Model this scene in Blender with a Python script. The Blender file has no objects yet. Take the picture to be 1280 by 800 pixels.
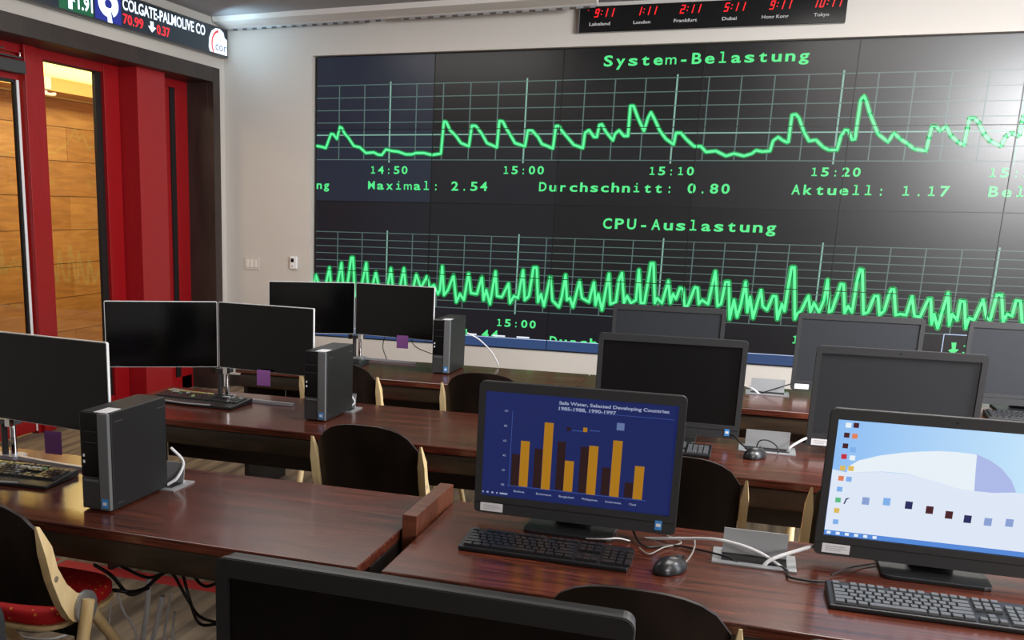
import bpy, bmesh, math, random
from mathutils import Vector, Matrix
random.seed(7)
D = bpy.data
COL = bpy.context.scene.collection
SC = bpy.context.scene

# ------------------------------------------------------------------ camera
# room frame: X along the video wall (0 at its left edge), Y=0 its glass, Z up from the floor, metres
CAM = Vector((3.55002, -8.21216, 1.6))
RW = ((0.93516317, 0.35372105, 0.01874228), (0.10099851, -0.21555563, -0.97125438), (-0.33951311, 0.91017427, -0.23730498))
FPX, PX, PY = 1274.3175, 455.7709, 569.7233
cd = D.cameras.new('camera'); cam = D.objects.new('camera', cd); COL.objects.link(cam)
m = Matrix(((RW[0][0], -RW[1][0], -RW[2][0], CAM.x), (RW[0][1], -RW[1][1], -RW[2][1], CAM.y), (RW[0][2], -RW[1][2], -RW[2][2], CAM.z), (0, 0, 0, 1)))
cam.matrix_world = m
cd.sensor_width = 36; cd.lens = FPX / 1280 * 36
cd.shift_x = (640 - PX) / 1280; cd.shift_y = (PY - 400) / 1280
cd.clip_start = 0.05
SC.camera = cam

# ------------------------------------------------------------------ world, lights, exposure
W = D.worlds.new('room_fill'); SC.world = W; W.use_nodes = True
W.node_tree.nodes['Background'].inputs[0].default_value = (0.75, 0.85, 1, 1)
W.node_tree.nodes['Background'].inputs[1].default_value = 0.25
def area(name, loc, size, power, color=(1, 1, 1), rot=(0, 0, 0), sy=None):
    l = D.lights.new(name, 'AREA'); l.energy = power; l.color = color; l.size = size
    if sy: l.shape = 'RECTANGLE'; l.size_y = sy
    o = D.objects.new(name, l); o.location = loc; o.rotation_euler = rot; COL.objects.link(o); return o
for lx, ly, p_ in ((0.9, -1.8, 28), (4.4, -1.8, 40), (1.2, -5.0, 15), (4.6, -5.4, 60), (6.6, -7.4, 40)):
    area('ceiling_lamp_light', (lx, ly, 3.05), 1.5, p_, (1, .955, .90), sy=1.2)
area('rear_lamp_light', (7.5, -9.6, 2.3), 1.4, 130, (1, .98, .96), rot=(math.radians(78), 0, math.radians(36)), sy=.8)
area('wall_glare_light', (6.32, -4.6, 2.66), 1.2, 260, (.97, .98, 1), rot=(math.radians(62), 0, math.radians(12)), sy=.7)  # unseen lamp, added and tilted to put glare on the upper right panels
area('window_daylight', (7.85, -4.5, 1.7), 3.0, 130, (.9, .95, 1), rot=(0, math.radians(90), 0), sy=1.6)
area('corridor_light', (-2.1, -.6, 3.0), 0.5, 120, (1, .80, .50), sy=5.0)
area('corridor_cove_light', (-3.02, 0.4, 2.77), 0.12, 60, (1, .86, .42), rot=(math.pi, 0, 0), sy=6.0)
area('ticker_spill_light', (-.60, -.50, 2.90), 0.25, 1.5, (.50, .80, 1), rot=(math.radians(96), 0, math.radians(-40)), sy=.15)
vs = SC.view_settings
vs.view_transform = 'Standard'; vs.look = 'None'; vs.gamma = 1; vs.use_curve_mapping = False; vs.exposure = 0.0

# ------------------------------------------------------------------ materials
def srgb(r, g, b):
    f = lambda c: (c / 255 / 12.92) if c <= 10 else ((c / 255 + .055) / 1.055) ** 2.4
    return (f(r), f(g), f(b), 1)
def mat(name, col, rough=.5, metal=0, emit=None, es=1, spec=.5, noise=0, nscale=60, bump=0, coat=0):
    m = D.materials.new(name); m.use_nodes = True; nt = m.node_tree; b = nt.nodes['Principled BSDF']
    b.inputs['Base Color'].default_value = col; b.inputs['Roughness'].default_value = rough
    b.inputs['Metallic'].default_value = metal; b.inputs['Specular IOR Level'].default_value = spec
    b.inputs['Coat Weight'].default_value = coat
    if emit: b.inputs['Emission Color'].default_value = emit; b.inputs['Emission Strength'].default_value = es
    if noise or bump:
        tc = nt.nodes.new('ShaderNodeTexCoord'); n = nt.nodes.new('ShaderNodeTexNoise')
        n.inputs['Scale'].default_value = nscale; n.inputs['Detail'].default_value = 4
        nt.links.new(tc.outputs['Object'], n.inputs['Vector'])
        if noise:
            r = nt.nodes.new('ShaderNodeValToRGB')
            r.color_ramp.elements[0].color = tuple(c * (1 - noise) for c in col[:3]) + (1,)
            r.color_ramp.elements[1].color = tuple(min(1, c * (1 + noise)) for c in col[:3]) + (1,)
            nt.links.new(n.outputs['Fac'], r.inputs['Fac']); nt.links.new(r.outputs['Color'], b.inputs['Base Color'])
        if bump:
            bp = nt.nodes.new('ShaderNodeBump'); bp.inputs['Strength'].default_value = bump
            nt.links.new(n.outputs['Fac'], bp.inputs['Height']); nt.links.new(bp.outputs['Normal'], b.inputs['Normal'])
    return m
def wood(name, c0, c1, rough, scale=(1.5, 28, 28), coat=0, dist=1.5):
    m = D.materials.new(name); m.use_nodes = True; nt = m.node_tree; b = nt.nodes['Principled BSDF']
    tc = nt.nodes.new('ShaderNodeTexCoord'); mp = nt.nodes.new('ShaderNodeMapping'); mp.inputs['Scale'].default_value = scale
    n = nt.nodes.new('ShaderNodeTexNoise'); n.inputs['Scale'].default_value = 1; n.inputs['Detail'].default_value = 7; n.inputs['Distortion'].default_value = dist
    r = nt.nodes.new('ShaderNodeValToRGB'); r.color_ramp.elements[0].color = c0; r.color_ramp.elements[1].color = c1
    r.color_ramp.elements[0].position = .32; r.color_ramp.elements[1].position = .68
    nt.links.new(tc.outputs['Object'], mp.inputs['Vector']); nt.links.new(mp.outputs['Vector'], n.inputs['Vector'])
    nt.links.new(n.outputs['Fac'], r.inputs['Fac']); nt.links.new(r.outputs['Color'], b.inputs['Base Color'])
    b.inputs['Roughness'].default_value = rough; b.inputs['Coat Weight'].default_value = coat; b.inputs['Coat Roughness'].default_value = .08
    return m
def emat(name, col, s=1.0, rough=.35):
    return mat(name, (0.01, 0.01, 0.01, 1), rough, emit=col, es=s)

M = {}
M['wall'] = mat('wall_paint', srgb(200, 195, 188), .75, noise=.02, nscale=4, bump=.02)
M['ceil'] = mat('ceiling_paint', srgb(168, 168, 170), .8, noise=.02, nscale=5)
M['soffit'] = mat('soffit_paint', srgb(226, 222, 216), .7)
M['alu'] = mat('brushed_aluminium', srgb(176, 178, 182), .38, .6, noise=.05, nscale=200)
M['silver'] = mat('silver_plastic', srgb(176, 176, 186), .35, .25)
M['chrome'] = mat('chrome', (.8, .8, .82, 1), .08, 1)
M['espresso'] = wood('espresso_trim', srgb(38, 28, 25), srgb(54, 42, 38), .45, (6, 6, 1.2))
M['red'] = mat('red_lacquer', srgb(150, 12, 20), .35, noise=.06, nscale=9)
M['red_column'] = mat('red_lacquer_column', srgb(152, 14, 24), .4, noise=.05, nscale=30)  # column lacquer, a touch lighter and rougher than the frames
M['gasket'] = mat('black_gasket', srgb(20, 18, 20), .5)
M['desk'] = wood('mahogany_top', srgb(42, 19, 14), srgb(112, 56, 40), .23, (2.6, 55, 55), coat=.15)
M['desk_edge'] = wood('mahogany_edge', srgb(84, 44, 30), srgb(118, 66, 46), .35, (2, 30, 30))
M['apron'] = wood('dark_olive_veneer', srgb(38, 29, 20), srgb(60, 46, 32), .4, (3, 20, 20))
M['desk_dark'] = mat('dark_panel', srgb(26, 18, 15), .55, noise=.1, nscale=12)
M['aio'] = mat('charcoal_plastic', srgb(52, 53, 55), .42, noise=.03, nscale=300, bump=.03)
M['aio_dark'] = mat('dark_plastic', srgb(26, 27, 29), .4)
M['off'] = mat('dark_matte_screen', srgb(14, 14, 16), .33, noise=.05, nscale=20, spec=.45)
M['off_refl'] = mat('screen_painted_reflection', srgb(40, 43, 48), .5, noise=.06, nscale=25, spec=.4)  # reflection on the off screens painted in as a lighter grey base
M['offg'] = mat('black_glossy_screen', srgb(5, 5, 6), .12, spec=.4)
M['white'] = mat('white_plastic', srgb(232, 234, 236), .4)
M['sticker'] = mat('white_label', srgb(240, 240, 244), .5)
M['ink'] = mat('grey_print', srgb(150, 150, 158), .6)
M['badge'] = mat('blue_badge', srgb(70, 150, 225), .3)
M['note'] = mat('purple_paper', srgb(150, 92, 168), .8)
M['tower'] = mat('black_steel_case', srgb(13, 14, 16), .5, noise=.05, nscale=90)
M['tower_front'] = mat('glossy_black_bay', srgb(12, 12, 14), .25)
M['grey'] = mat('grey_plastic', srgb(104, 106, 108), .4)
M['dgrey'] = mat('mid_grey_plastic', srgb(60, 60, 62), .4)
M['key'] = mat('black_key', srgb(34, 35, 38), .3)
M['key_glint'] = mat('black_key_painted_glint', srgb(92, 94, 97), .22)  # black keys in lighter grey, their glints painted into the colour
M['kbody'] = mat('keyboard_body', srgb(22, 23, 26), .4)
M['key_y'] = mat('yellow_key', srgb(168, 160, 96), .45)
M['key_g'] = mat('green_key', srgb(60, 130, 96), .45)
M['key_w'] = mat('pale_key', srgb(170, 178, 182), .45)
M['mouse'] = mat('mouse_shell', srgb(34, 35, 38), .28)
M['maple'] = wood('maple', srgb(220, 190, 136), srgb(240, 214, 164), .4, (14, 14, 3))
M['shell'] = wood('dark_walnut_shell', srgb(22, 15, 12), srgb(40, 27, 21), .42, (9, 9, 2))
M['steel'] = mat('satin_steel', srgb(160, 162, 166), .4, .5)
M['wcable'] = mat('white_cable_sheath', srgb(214, 214, 216), .45)
M['gcable'] = mat('grey_cable_sheath', srgb(150, 146, 142), .5)
M['bcable'] = mat('black_cable_sheath', srgb(14, 14, 15), .45)
M['bag'] = mat('dark_nylon', srgb(44, 46, 50), .7, noise=.1, nscale=80, bump=.15)
M['slat'] = mat('diffuser_slat', srgb(80, 72, 66), .6)
M['dark'] = mat('dark_cavity', srgb(10, 10, 11), .6)
M['cwall'] = wood('honey_wood_panel', srgb(164, 122, 68), srgb(190, 148, 88), .5, (1.5, 1.5, 14))
M['cwall2'] = wood('amber_wood_panel', srgb(150, 108, 56), srgb(178, 134, 74), .5, (1.5, 1.5, 14))
M['tan'] = mat('tan_plaster', srgb(214, 178, 112), .7)
M['joint'] = mat('panel_joint', srgb(74, 50, 24), .7)
M['cream'] = mat('cream_ceiling', srgb(236, 220, 170), .8)
M['bezel'] = mat('screen_bezel', srgb(8, 8, 9), .4)
# red seat fabric with small gold dots
def seat_mat():
    m = D.materials.new('red_dotted_fabric'); m.use_nodes = True; nt = m.node_tree; b = nt.nodes['Principled BSDF']
    tc = nt.nodes.new('ShaderNodeTexCoord'); v = nt.nodes.new('ShaderNodeTexVoronoi'); v.inputs['Scale'].default_value = 42; v.inputs['Randomness'].default_value = .8
    r = nt.nodes.new('ShaderNodeValToRGB'); r.color_ramp.interpolation = 'CONSTANT'
    r.color_ramp.elements[0].color = srgb(226, 150, 50); r.color_ramp.elements[1].position = .17; r.color_ramp.elements[1].color = srgb(196, 14, 22)
    nt.links.new(tc.outputs['Object'], v.inputs['Vector']); nt.links.new(v.outputs['Distance'], r.inputs['Fac']); nt.links.new(r.outputs['Color'], b.inputs['Base Color'])
    b.inputs['Roughness'].default_value = .7
    return m
M['seat'] = seat_mat()
# carpet: brown-grey streaks running towards the video wall with red accent bars
def carpet():
    m = D.materials.new('streaked_carpet'); m.use_nodes = True; nt = m.node_tree; b = nt.nodes['Principled BSDF']; L = nt.links.new
    tc = nt.nodes.new('ShaderNodeTexCoord'); mp = nt.nodes.new('ShaderNodeMapping'); mp.inputs['Scale'].default_value = (16, 1.1, 1)
    n = nt.nodes.new('ShaderNodeTexNoise'); n.inputs['Scale'].default_value = 1; n.inputs['Detail'].default_value = 3
    L(tc.outputs['Object'], mp.inputs['Vector']); L(mp.outputs['Vector'], n.inputs['Vector'])
    r = nt.nodes.new('ShaderNodeValToRGB'); r.color_ramp.elements[0].position = .36; r.color_ramp.elements[1].position = .62
    r.color_ramp.elements[0].color = srgb(78, 65, 54); r.color_ramp.elements[1].color = srgb(128, 112, 92)
    L(n.outputs['Fac'], r.inputs['Fac'])
    s = nt.nodes.new('ShaderNodeSeparateXYZ'); L(tc.outputs['Object'], s.inputs[0])
    def mth(op, a, b2=None, v=None):
        x = nt.nodes.new('ShaderNodeMath'); x.operation = op
        L(a, x.inputs[0])
        if b2 is not None: L(b2, x.inputs[1])
        elif v is not None: x.inputs[1].default_value = v
        return x.outputs[0]
    # one bar every 1.35 m in Y, 9 cm wide, broken along X
    fy = mth('FRACT', mth('DIVIDE', mth('ADD', s.outputs['Y'], v=6.01), v=1.35))
    bar = mth('LESS_THAN', mth('ABSOLUTE', mth('SUBTRACT', fy, v=.055)), v=.034)
    n2 = nt.nodes.new('ShaderNodeTexNoise'); n2.inputs['Scale'].default_value = 1; mp2 = nt.nodes.new('ShaderNodeMapping'); mp2.inputs['Scale'].default_value = (2.6, .01, 1); mp2.inputs['Location'].default_value = (.7, 0, 0)
    L(tc.outputs['Object'], mp2.inputs['Vector']); L(mp2.outputs['Vector'], n2.inputs['Vector'])
    brk = mth('GREATER_THAN', n2.outputs['Fac'], v=.42)
    mx = nt.nodes.new('ShaderNodeMixRGB'); mx.inputs[2].default_value = srgb(160, 34, 32)
    L(mth('MULTIPLY', bar, brk), mx.inputs[0]); L(r.outputs['Color'], mx.inputs[1]); L(mx.outputs[0], b.inputs['Base Color'])
    b.inputs['Roughness'].default_value = .95
    return m
M['carpet'] = carpet()
def glass():
    m = D.materials.new('clear_glass'); m.use_nodes = True; nt = m.node_tree; nt.nodes.clear(); L = nt.links.new
    o = nt.nodes.new('ShaderNodeOutputMaterial'); t = nt.nodes.new('ShaderNodeBsdfTransparent'); t.inputs[0].default_value = (.93, .96, .94, 1)
    g = nt.nodes.new('ShaderNodeBsdfGlossy'); g.inputs['Roughness'].default_value = .02; f = nt.nodes.new('ShaderNodeFresnel'); f.inputs[0].default_value = 1.55
    x = nt.nodes.new('ShaderNodeMixShader'); ge = nt.nodes.new('ShaderNodeNewGeometry'); iv = nt.nodes.new('ShaderNodeMath'); iv.operation = 'SUBTRACT'; iv.inputs[0].default_value = 1; L(ge.outputs['Backfacing'], iv.inputs[1]); mu = nt.nodes.new('ShaderNodeMath'); mu.operation = 'MULTIPLY'; L(f.outputs[0], mu.inputs[0]); L(iv.outputs[0], mu.inputs[1]); L(mu.outputs[0], x.inputs[0]); L(t.outputs[0], x.inputs[1]); L(g.outputs[0], x.inputs[2]); L(x.outputs[0], o.inputs[0])
    return m
M['glass'] = glass()

# ------------------------------------------------------------------ mesh helpers
class MB:
    def __init__(s): s.v = []; s.f = []
    def add(s, v, f):
        k = len(s.v); s.v += [tuple(p) for p in v]; s.f += [tuple(i + k for i in q) for q in f]; return s
    def box(s, x0, x1, y0, y1, z0, z1):
        return s.add([(x0, y0, z0), (x1, y0, z0), (x1, y1, z0), (x0, y1, z0), (x0, y0, z1), (x1, y0, z1), (x1, y1, z1), (x0, y1, z1)],
                     [(3, 2, 1, 0), (4, 5, 6, 7), (0, 1, 5, 4), (1, 2, 6, 5), (2, 3, 7, 6), (3, 0, 4, 7)])
    def quad(s, a, b, c, d): return s.add([a, b, c, d], [(0, 1, 2, 3)])
    def prism(s, pts, o, u, v, n):
        """closed 2D outline pts in plane (o,u,v) extruded by vector n"""
        o, u, v, n = map(Vector, (o, u, v, n)); k = len(pts)
        a = [o + u * p[0] + v * p[1] for p in pts]; b = [p + n for p in a]
        f = [tuple(range(k - 1, -1, -1)), tuple(range(k, 2 * k))] + [(i, (i + 1) % k, k + (i + 1) % k, k + i) for i in range(k)]
        return s.add(a + b, f)
    def ring(s, outer, inner, o, u, v, n):
        """frame between two outlines of equal count, extruded by n"""
        o, u, v, n = map(Vector, (o, u, v, n)); k = len(outer); P = lambda q: o + u * q[0] + v * q[1]
        A = [P(q) for q in outer]; B = [P(q) for q in inner]; vs_ = A + B + [p + n for p in A] + [p + n for p in B]; f = []
        for i in range(k):
            j = (i + 1) % k
            f += [(i, j, k + j, k + i), (2 * k + j, 2 * k + i, 3 * k + i, 3 * k + j), (i, 2 * k + i, 2 * k + j, j), (k + j, 3 * k + j, 3 * k + i, k + i)]
        return s.add(vs_, f)
    def tube(s, pts, r, n=8, r2=None):
        pts = [Vector(p) for p in pts]; k = len(pts); rings = []
        t0 = (pts[1] - pts[0]).normalized(); up = Vector((0, 0, 1)) if abs(t0.z) < .9 else Vector((1, 0, 0)); a = t0.cross(up).normalized()
        for i, p in enumerate(pts):
            t = (pts[min(i + 1, k - 1)] - pts[max(i - 1, 0)]).normalized(); a = (a - t * a.dot(t)).normalized(); b = t.cross(a)
            rr = r if r2 is None else r + (r2 - r) * i / (k - 1)
            rings.append([p + (a * math.cos(q * 2 * math.pi / n) + b * math.sin(q * 2 * math.pi / n)) * rr for q in range(n)])
        v = [p for g in rings for p in g]; f = []
        for i in range(k - 1):
            for q in range(n): f.append((i * n + q, i * n + (q + 1) % n, (i + 1) * n + (q + 1) % n, (i + 1) * n + q))
        f += [tuple(range(n - 1, -1, -1)), tuple(range((k - 1) * n, k * n))]
        return s.add(v, f)
def link(name, mb, material, parent=None, loc=None, bevel=0, smooth=False, seg=2, kind=None, label=None):
    me = D.meshes.new(name); me.from_pydata(mb.v, [], mb.f)
    if bevel or smooth:
        b = bmesh.new(); b.from_mesh(me); bmesh.ops.recalc_face_normals(b, faces=b.faces)
        if bevel:
            es = [e for e in b.edges if len(e.link_faces) == 2 and e.calc_face_angle(0) > .6]
            bmesh.ops.bevel(b, geom=es, offset=bevel, segments=seg, affect='EDGES', profile=.5, clamp_overlap=True)
        b.to_mesh(me); b.free()
    else:
        b = bmesh.new(); b.from_mesh(me); bmesh.ops.recalc_face_normals(b, faces=b.faces); b.to_mesh(me); b.free()
    if smooth:
        for p in me.polygons: p.use_smooth = True
        try: me.set_sharp_from_angle(angle=math.radians(38))
        except Exception: pass
    me.materials.append(material)
    o = D.objects.new(name, me); COL.objects.link(o)
    if parent: o.parent = parent
    if loc: o.location = loc
    if kind: o['kind'] = kind
    if label: o['label'] = label
    return o
def thing(name, label, cat, loc=(0, 0, 0), rz=0, group=None, obj=None):
    o = obj or D.objects.new(name, None)
    if not obj: o.empty_display_size = .05; COL.objects.link(o); o.location = loc; o.rotation_euler = (0, 0, rz)
    o['label'] = label; o['category'] = cat
    if group: o['group'] = group
    return o
def dup(root, loc, rz, label, group=None):
    r = root.copy(); COL.objects.link(r); r.location = loc; r.rotation_euler = (0, 0, rz); r['label'] = label
    if group: r['group'] = group
    for ch in list(root.children):
        c = ch.copy(); COL.objects.link(c); c.parent = r
        for g in list(ch.children):
            d = g.copy(); COL.objects.link(d); d.parent = c
    return r
def B(x0, x1, y0, y1, z0, z1): return MB().box(x0, x1, y0, y1, z0, z1)
def rrect(x0, x1, y0, y1, r, n=5):
    p = []
    for cx, cy, a0 in ((x1 - r, y1 - r, 0), (x0 + r, y1 - r, 90), (x0 + r, y0 + r, 180), (x1 - r, y0 + r, 270)):
        for i in range(n + 1):
            a = math.radians(a0 + 90 * i / n); p.append((cx + r * math.cos(a), cy + r * math.sin(a)))
    return p
def spline(pts, n=8):
    pts = [Vector(p) for p in pts]; out = []
    P = [pts[0] * 2 - pts[1]] + pts + [pts[-1] * 2 - pts[-2]]
    for i in range(1, len(P) - 2):
        for k in range(n):
            t = k / n; a, b, c, d = P[i - 1:i + 3]
            out.append(.5 * ((2 * b) + (c - a) * t + (2 * a - 5 * b + 4 * c - d) * t * t + (3 * b - a - 3 * c + d) * t ** 3))
    return out + [pts[-1]]
# where the line of sight through a point of the photograph meets a plane of the room (used only to measure flat surfaces)
def ray(x, y):
    c = ((x - PX) / FPX, (y - PY) / FPX, 1)
    return Vector([sum(RW[i][j] * c[i] for i in range(3)) for j in range(3)])
def at_y(x, y, Y): d = ray(x, y); return CAM + d * ((Y - CAM.y) / d.y)
def at_x(x, y, X): d = ray(x, y); return CAM + d * ((X - CAM.x) / d.x)
def at_z(x, y, Z): d = ray(x, y); return CAM + d * ((Z - CAM.z) / d.z)

# text: outlines from the built-in font as flat meshes
_g = {}
def glyph(s, bold=0.0):
    if (s, bold) in _g: return _g[(s, bold)]
    c = D.curves.new('t', 'FONT'); c.body = s; c.offset = bold; c.resolution_u = 3
    o = D.objects.new('t', c); COL.objects.link(o)
    dg = bpy.context.evaluated_depsgraph_get(); me = o.evaluated_get(dg).to_mesh()
    v = [tuple(p.co[:2]) for p in me.vertices]; f = [tuple(p.vertices) for p in me.polygons]
    o.evaluated_get(dg).to_mesh_clear(); D.objects.remove(o); D.curves.remove(c)
    _g[(s, bold)] = (v, f); return v, f
CAPH = max(p[1] for p in glyph('H')[0])
def text(mb, s, o, u, v, h, width=None, bold=0.0):
    """proportional text, cap height h, optionally squeezed to a width"""
    vs_, f = glyph(s, bold)
    if not vs_: return mb
    x0 = min(p[0] for p in vs_); x1 = max(p[0] for p in vs_); k = h / CAPH; kx = k if width is None else width / (x1 - x0)
    o, u, v = Vector(o), Vector(u), Vector(v)
    return mb.add([o + u * ((p[0] - x0) * kx) + v * (p[1] * k) for p in vs_], f)
WID = {'m': .86, 'M': .74, 'w': .86, 'W': .86, 'i': .5, 'l': .5, '1': .55, '-': .42, ':': .16, '.': .16, 't': .6, 'r': .55, ',': .2}
STROKE = {'l': [(.42, 0, .62, 1.06), (.02, 0, 1, .15), (.12, .92, .6, 1.06)], '1': [(.42, 0, .62, 1), (.05, 0, 1, .15), (.1, .8, .5, .95)], 'i': [(.42, 0, .62, .72), (.02, 0, 1, .15), (.12, .58, .6, .72), (.42, .86, .62, 1.02)]}
def mono(mb, s, o, u, v, h, pitch, bold=.012):
    o, u, v = Vector(o), Vector(u), Vector(v)
    for i, ch in enumerate(s):
        if ch == ' ': continue
        w = WID.get(ch, .74) * pitch
        if ch in STROKE:
            k_ = .55 * pitch; t_ = h * .16; c0 = i * pitch + pitch * .2
            for x0, y0, x1, y1 in STROKE[ch]:
                xa, xb = c0 + x0 * k_, c0 + x1 * k_
                if x1 - x0 < .3: xm = (xa + xb) / 2; xa, xb = xm - t_ / 2, xm + t_ / 2
                mb.quad(*[tuple(o + u * a + v * b) for a, b in ((xa, y0 * h), (xb, y0 * h), (xb, y1 * h), (xa, y1 * h))])
            continue
        text(mb, ch, o + u * (i * pitch + (pitch - w) / 2), u, v, h, w, bold * (.2 if ch in 'Mm' else 1))
    return mb

# ------------------------------------------------------------------ the room shell
CZ = 3.09      # ceiling height
FY = -.06      # painted face of the front wall (the screens sit slightly back in it)
def struct(name, mb, material, **k): return link(name, mb, material, kind='structure', **k)
struct('floor', B(-1.1, 8.2, -11, .3, -.1, 0), M['carpet'])
struct('ceiling', B(-1.1, 8.2, -11, .3, CZ, CZ + .1), M['ceil'])
NC = 6; PWD, PH = 0.573 * 1.778, 0.573; Z0 = 0.4958; Z1 = Z0 + 4 * PH; XE = NC * PWD
w = MB(); w.box(-.83, -.02, FY, .3, 0, CZ); w.box(-.02, XE + .02, FY, .3, 0, Z0 - .004); w.box(-.02, XE + .02, FY, .3, Z1 + .004, CZ)
w.box(XE + .02, 8.0, FY, .3, 0, CZ); w.box(-.02, XE + .02, .12, .3, Z0 - .004, Z1 + .004)
struct('wall_front', w, M['wall'])
struct('wall_right', MB().box(8.0, 8.2, -11, FY, 0, .8).box(8.0, 8.2, -11, FY, 2.5, CZ).box(8.0, 8.2, -11, -6.2, .8, 2.5).box(8.0, 8.2, -2.8, FY, .8, 2.5), M['wall'])
struct('wall_back', B(-1.1, 8.0, -11.2, -11, 0, CZ), M['wall'])
wl = MB().box(-1.1, -.83, -11, -4.2, 0, CZ).box(-1.1, -.83, -4.2, -.165, 2.70, CZ).box(-1.1, -.83, -.165, .3, 0, CZ)
struct('wall_left', wl, M['wall'])
w1 = struct('window_1', MB().box(8.06, 8.10, -6.2, -6.14, .8, 2.5).box(8.06, 8.10, -2.86, -2.8, .8, 2.5).box(8.06, 8.10, -6.2, -2.8, .8, .86).box(8.06, 8.10, -6.2, -2.8, 2.44, 2.5), M['alu'])
link('pane', B(8.075, 8.085, -6.15, -2.85, .85, 2.45), M['glass'], w1)
struct('baseboard_front', B(-.82, 8.0, FY - .012, FY, 0, .1), M['espresso'])
# espresso frame round the glazed opening in the left wall: casing face, reveals and head
GX = -1.085
fr = MB().box(-.87, -.815, -.28, -.165, 0, 2.70).box(-.87, -.815, -4.2, -.28, 2.583, 2.70).box(-.87, -.815, -4.2, -4.085, 0, 2.583)
fr.box(-1.12, -.87, -.28, -.17, 0, 2.70).box(-1.12, -.87, -4.2, -.28, 2.583, 2.70).box(-1.12, -.87, -4.2, -4.085, 0, 2.583)
struct('trim_1', fr, M['espresso'], bevel=.003)
# suspended cornice with a slot diffuser near the top of the front wall
so = MB()
A0, A1 = (-.82, -.125 + .02), (2.32, -.37)
def cornice(x, ylow):  # outline in YZ
    return [(ylow + .03, 3.02), (ylow, 3.02), (ylow - .02, 3.028), (ylow - .16, 3.052), (ylow - .17, 3.09), (ylow + .03, 3.09)]
pa = [(A0[0], y, z) for y, z in cornice(*A0)]; pb = [(A1[0], y, z) for y, z in cornice(*A1)]; k = len(pa)
so.add(pa + pb, [tuple(range(k)), tuple(range(k, 2 * k))] + [(i, (i + 1) % k, k + (i + 1) % k, k + i) for i in range(k)])
cor = struct('trim_2', so, M['soffit'])
def along(t): return (A0[0] + (A1[0] - A0[0]) * t, A0[1] + (A1[1] - A0[1]) * t)
for ta, tb in ((.03, .475), (.52, .995)):
    (xa, ya), (xb, yb) = along(ta), along(tb)
    sl = link('slot_diffuser', MB().prism([(0, 0), (.014, 0), (.014, .022), (0, .022)], (xa, ya - .002, 3.004), (0, 1, 0), (0, 0, 1), (xb - xa, yb - ya, 0)), M['alu'], cor)
    n = 15; sb = MB()
    for i in range(n):
        t = ta + (tb - ta) * (i + .15) / n; t2 = ta + (tb - ta) * (i + .62) / n; (x, y), (x2, y2) = along(t), along(t2)
        sb.quad((x, y - .004, 3.0025), (x2, y2 - .004, 3.0025), (x2, y2 + .012, 3.0025), (x, y + .012, 3.0025))
        sb.quad((x, y - .0035, 3.003), (x2, y2 - .0035, 3.003), (x2, y2 - .0035, 3.014), (x, y - .0035, 3.014))
    link('slat', sb, M['slat'], sl)
# ------------------------------------------------------------------ glazing of the left wall (red frames)
g = struct('window_2', MB().box(GX - .05, GX + .022, -2.40, -.2805, 2.52, 2.60).box(GX - .05, GX + .02, -2.43, -.30, 0, .12), M['red'], bevel=.003)
link('mullion', MB().box(GX - .05, GX + .05, -2.40, -2.28, 0, 2.6).box(GX - .05, GX + .025, -2.28, -2.17, 0, 2.6), M['red'], g, bevel=.006)
link('mullion', MB().box(GX - .05, GX + .03, -1.49, -1.30, 0, 2.6), M['red'], g, bevel=.004)
link('gasket', MB().box(GX - .022, GX + .004, -1.565, -1.4905, .12, 2.52), M['gasket'], g)
link('gasket', MB().box(GX - .022, GX + .0205, -2.17, -1.565, 2.513, 2.5195).box(GX - .02, GX + .002, -2.1695, -2.160, .12, 2.51), M['gasket'], g)
link('pane', B(GX - .018, GX - .008, -2.17, -1.56, .12, 2.52), M['glass'], g)
link('mullion', MB().box(GX - .05, GX + .02, -.47, -.28, 0, 2.6), M['red'], g, bevel=.003)
link('mullion', MB().box(GX - .05, GX + .00, -.60, -.53, 0, 2.6), M['red'], g, bevel=.003)
link('gasket', MB().box(GX - .05, GX + .012, -.54, -.47, 0, 2.55), M['gasket'], g)
# boxed red column standing proud of the glazing
struct('trim_3', B(GX + .0, -.90, -1.29, -.90, 0, 2.583), M['red_column'], bevel=.003)
# glazed door left of the mullion
d = struct('door_1', MB().box(GX - .03, GX + .01, -3.42, -3.34, .02, 2.52).box(GX - .03, GX + .01, -3.42, -2.425, 2.35, 2.52).box(GX - .03, GX + .01, -3.42, -2.425, .02, .22), M['red'], bevel=.002)
link('pane', B(GX - .015, GX - .006, -3.35, -2.485, .2, 2.36), M['glass'], d)
link('edge_strip', B(GX - .02, GX + .012, -2.445, -2.42, .02, 2.36), M['white'], d, label='pale strip along the door edge')
link('gasket', MB().box(GX - .012, GX + .010, -2.47, -2.448, .2, 2.36).box(GX - .012, GX + .013, -3.34, -2.47, 2.34, 2.36), M['gasket'], d)
cl = link('door_closer', B(GX + .012, GX + .075, -2.78, -2.415, 2.395, 2.475), M['dgrey'], d, bevel=.006, label='grey overhead door closer')
link('closer_arm', MB().box(GX + .03, GX + .05, -2.8, -2.42, 2.49, 2.50), M['dgrey'], cl)
link('screw', MB().tube([(GX + .055, -2.45, 2.50), (GX + .055, -2.45, 2.525)], .006), M['chrome'], cl)
link('hinge_plate', MB().box(GX + .02, GX + .026, -2.62, -2.56, 2.535, 2.545).box(GX + .02, GX + .026, -2.40, -2.385, 2.515, 2.55), M['chrome'], d, label='bright metal fixing')
struct('trim_4', MB().box(GX - .05, GX + .02, -4.1, -3.42, 0, 2.6).box(GX - .05, GX + .02, -3.42, -2.40, 2.525, 2.6), M['red'], bevel=.003)
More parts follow.
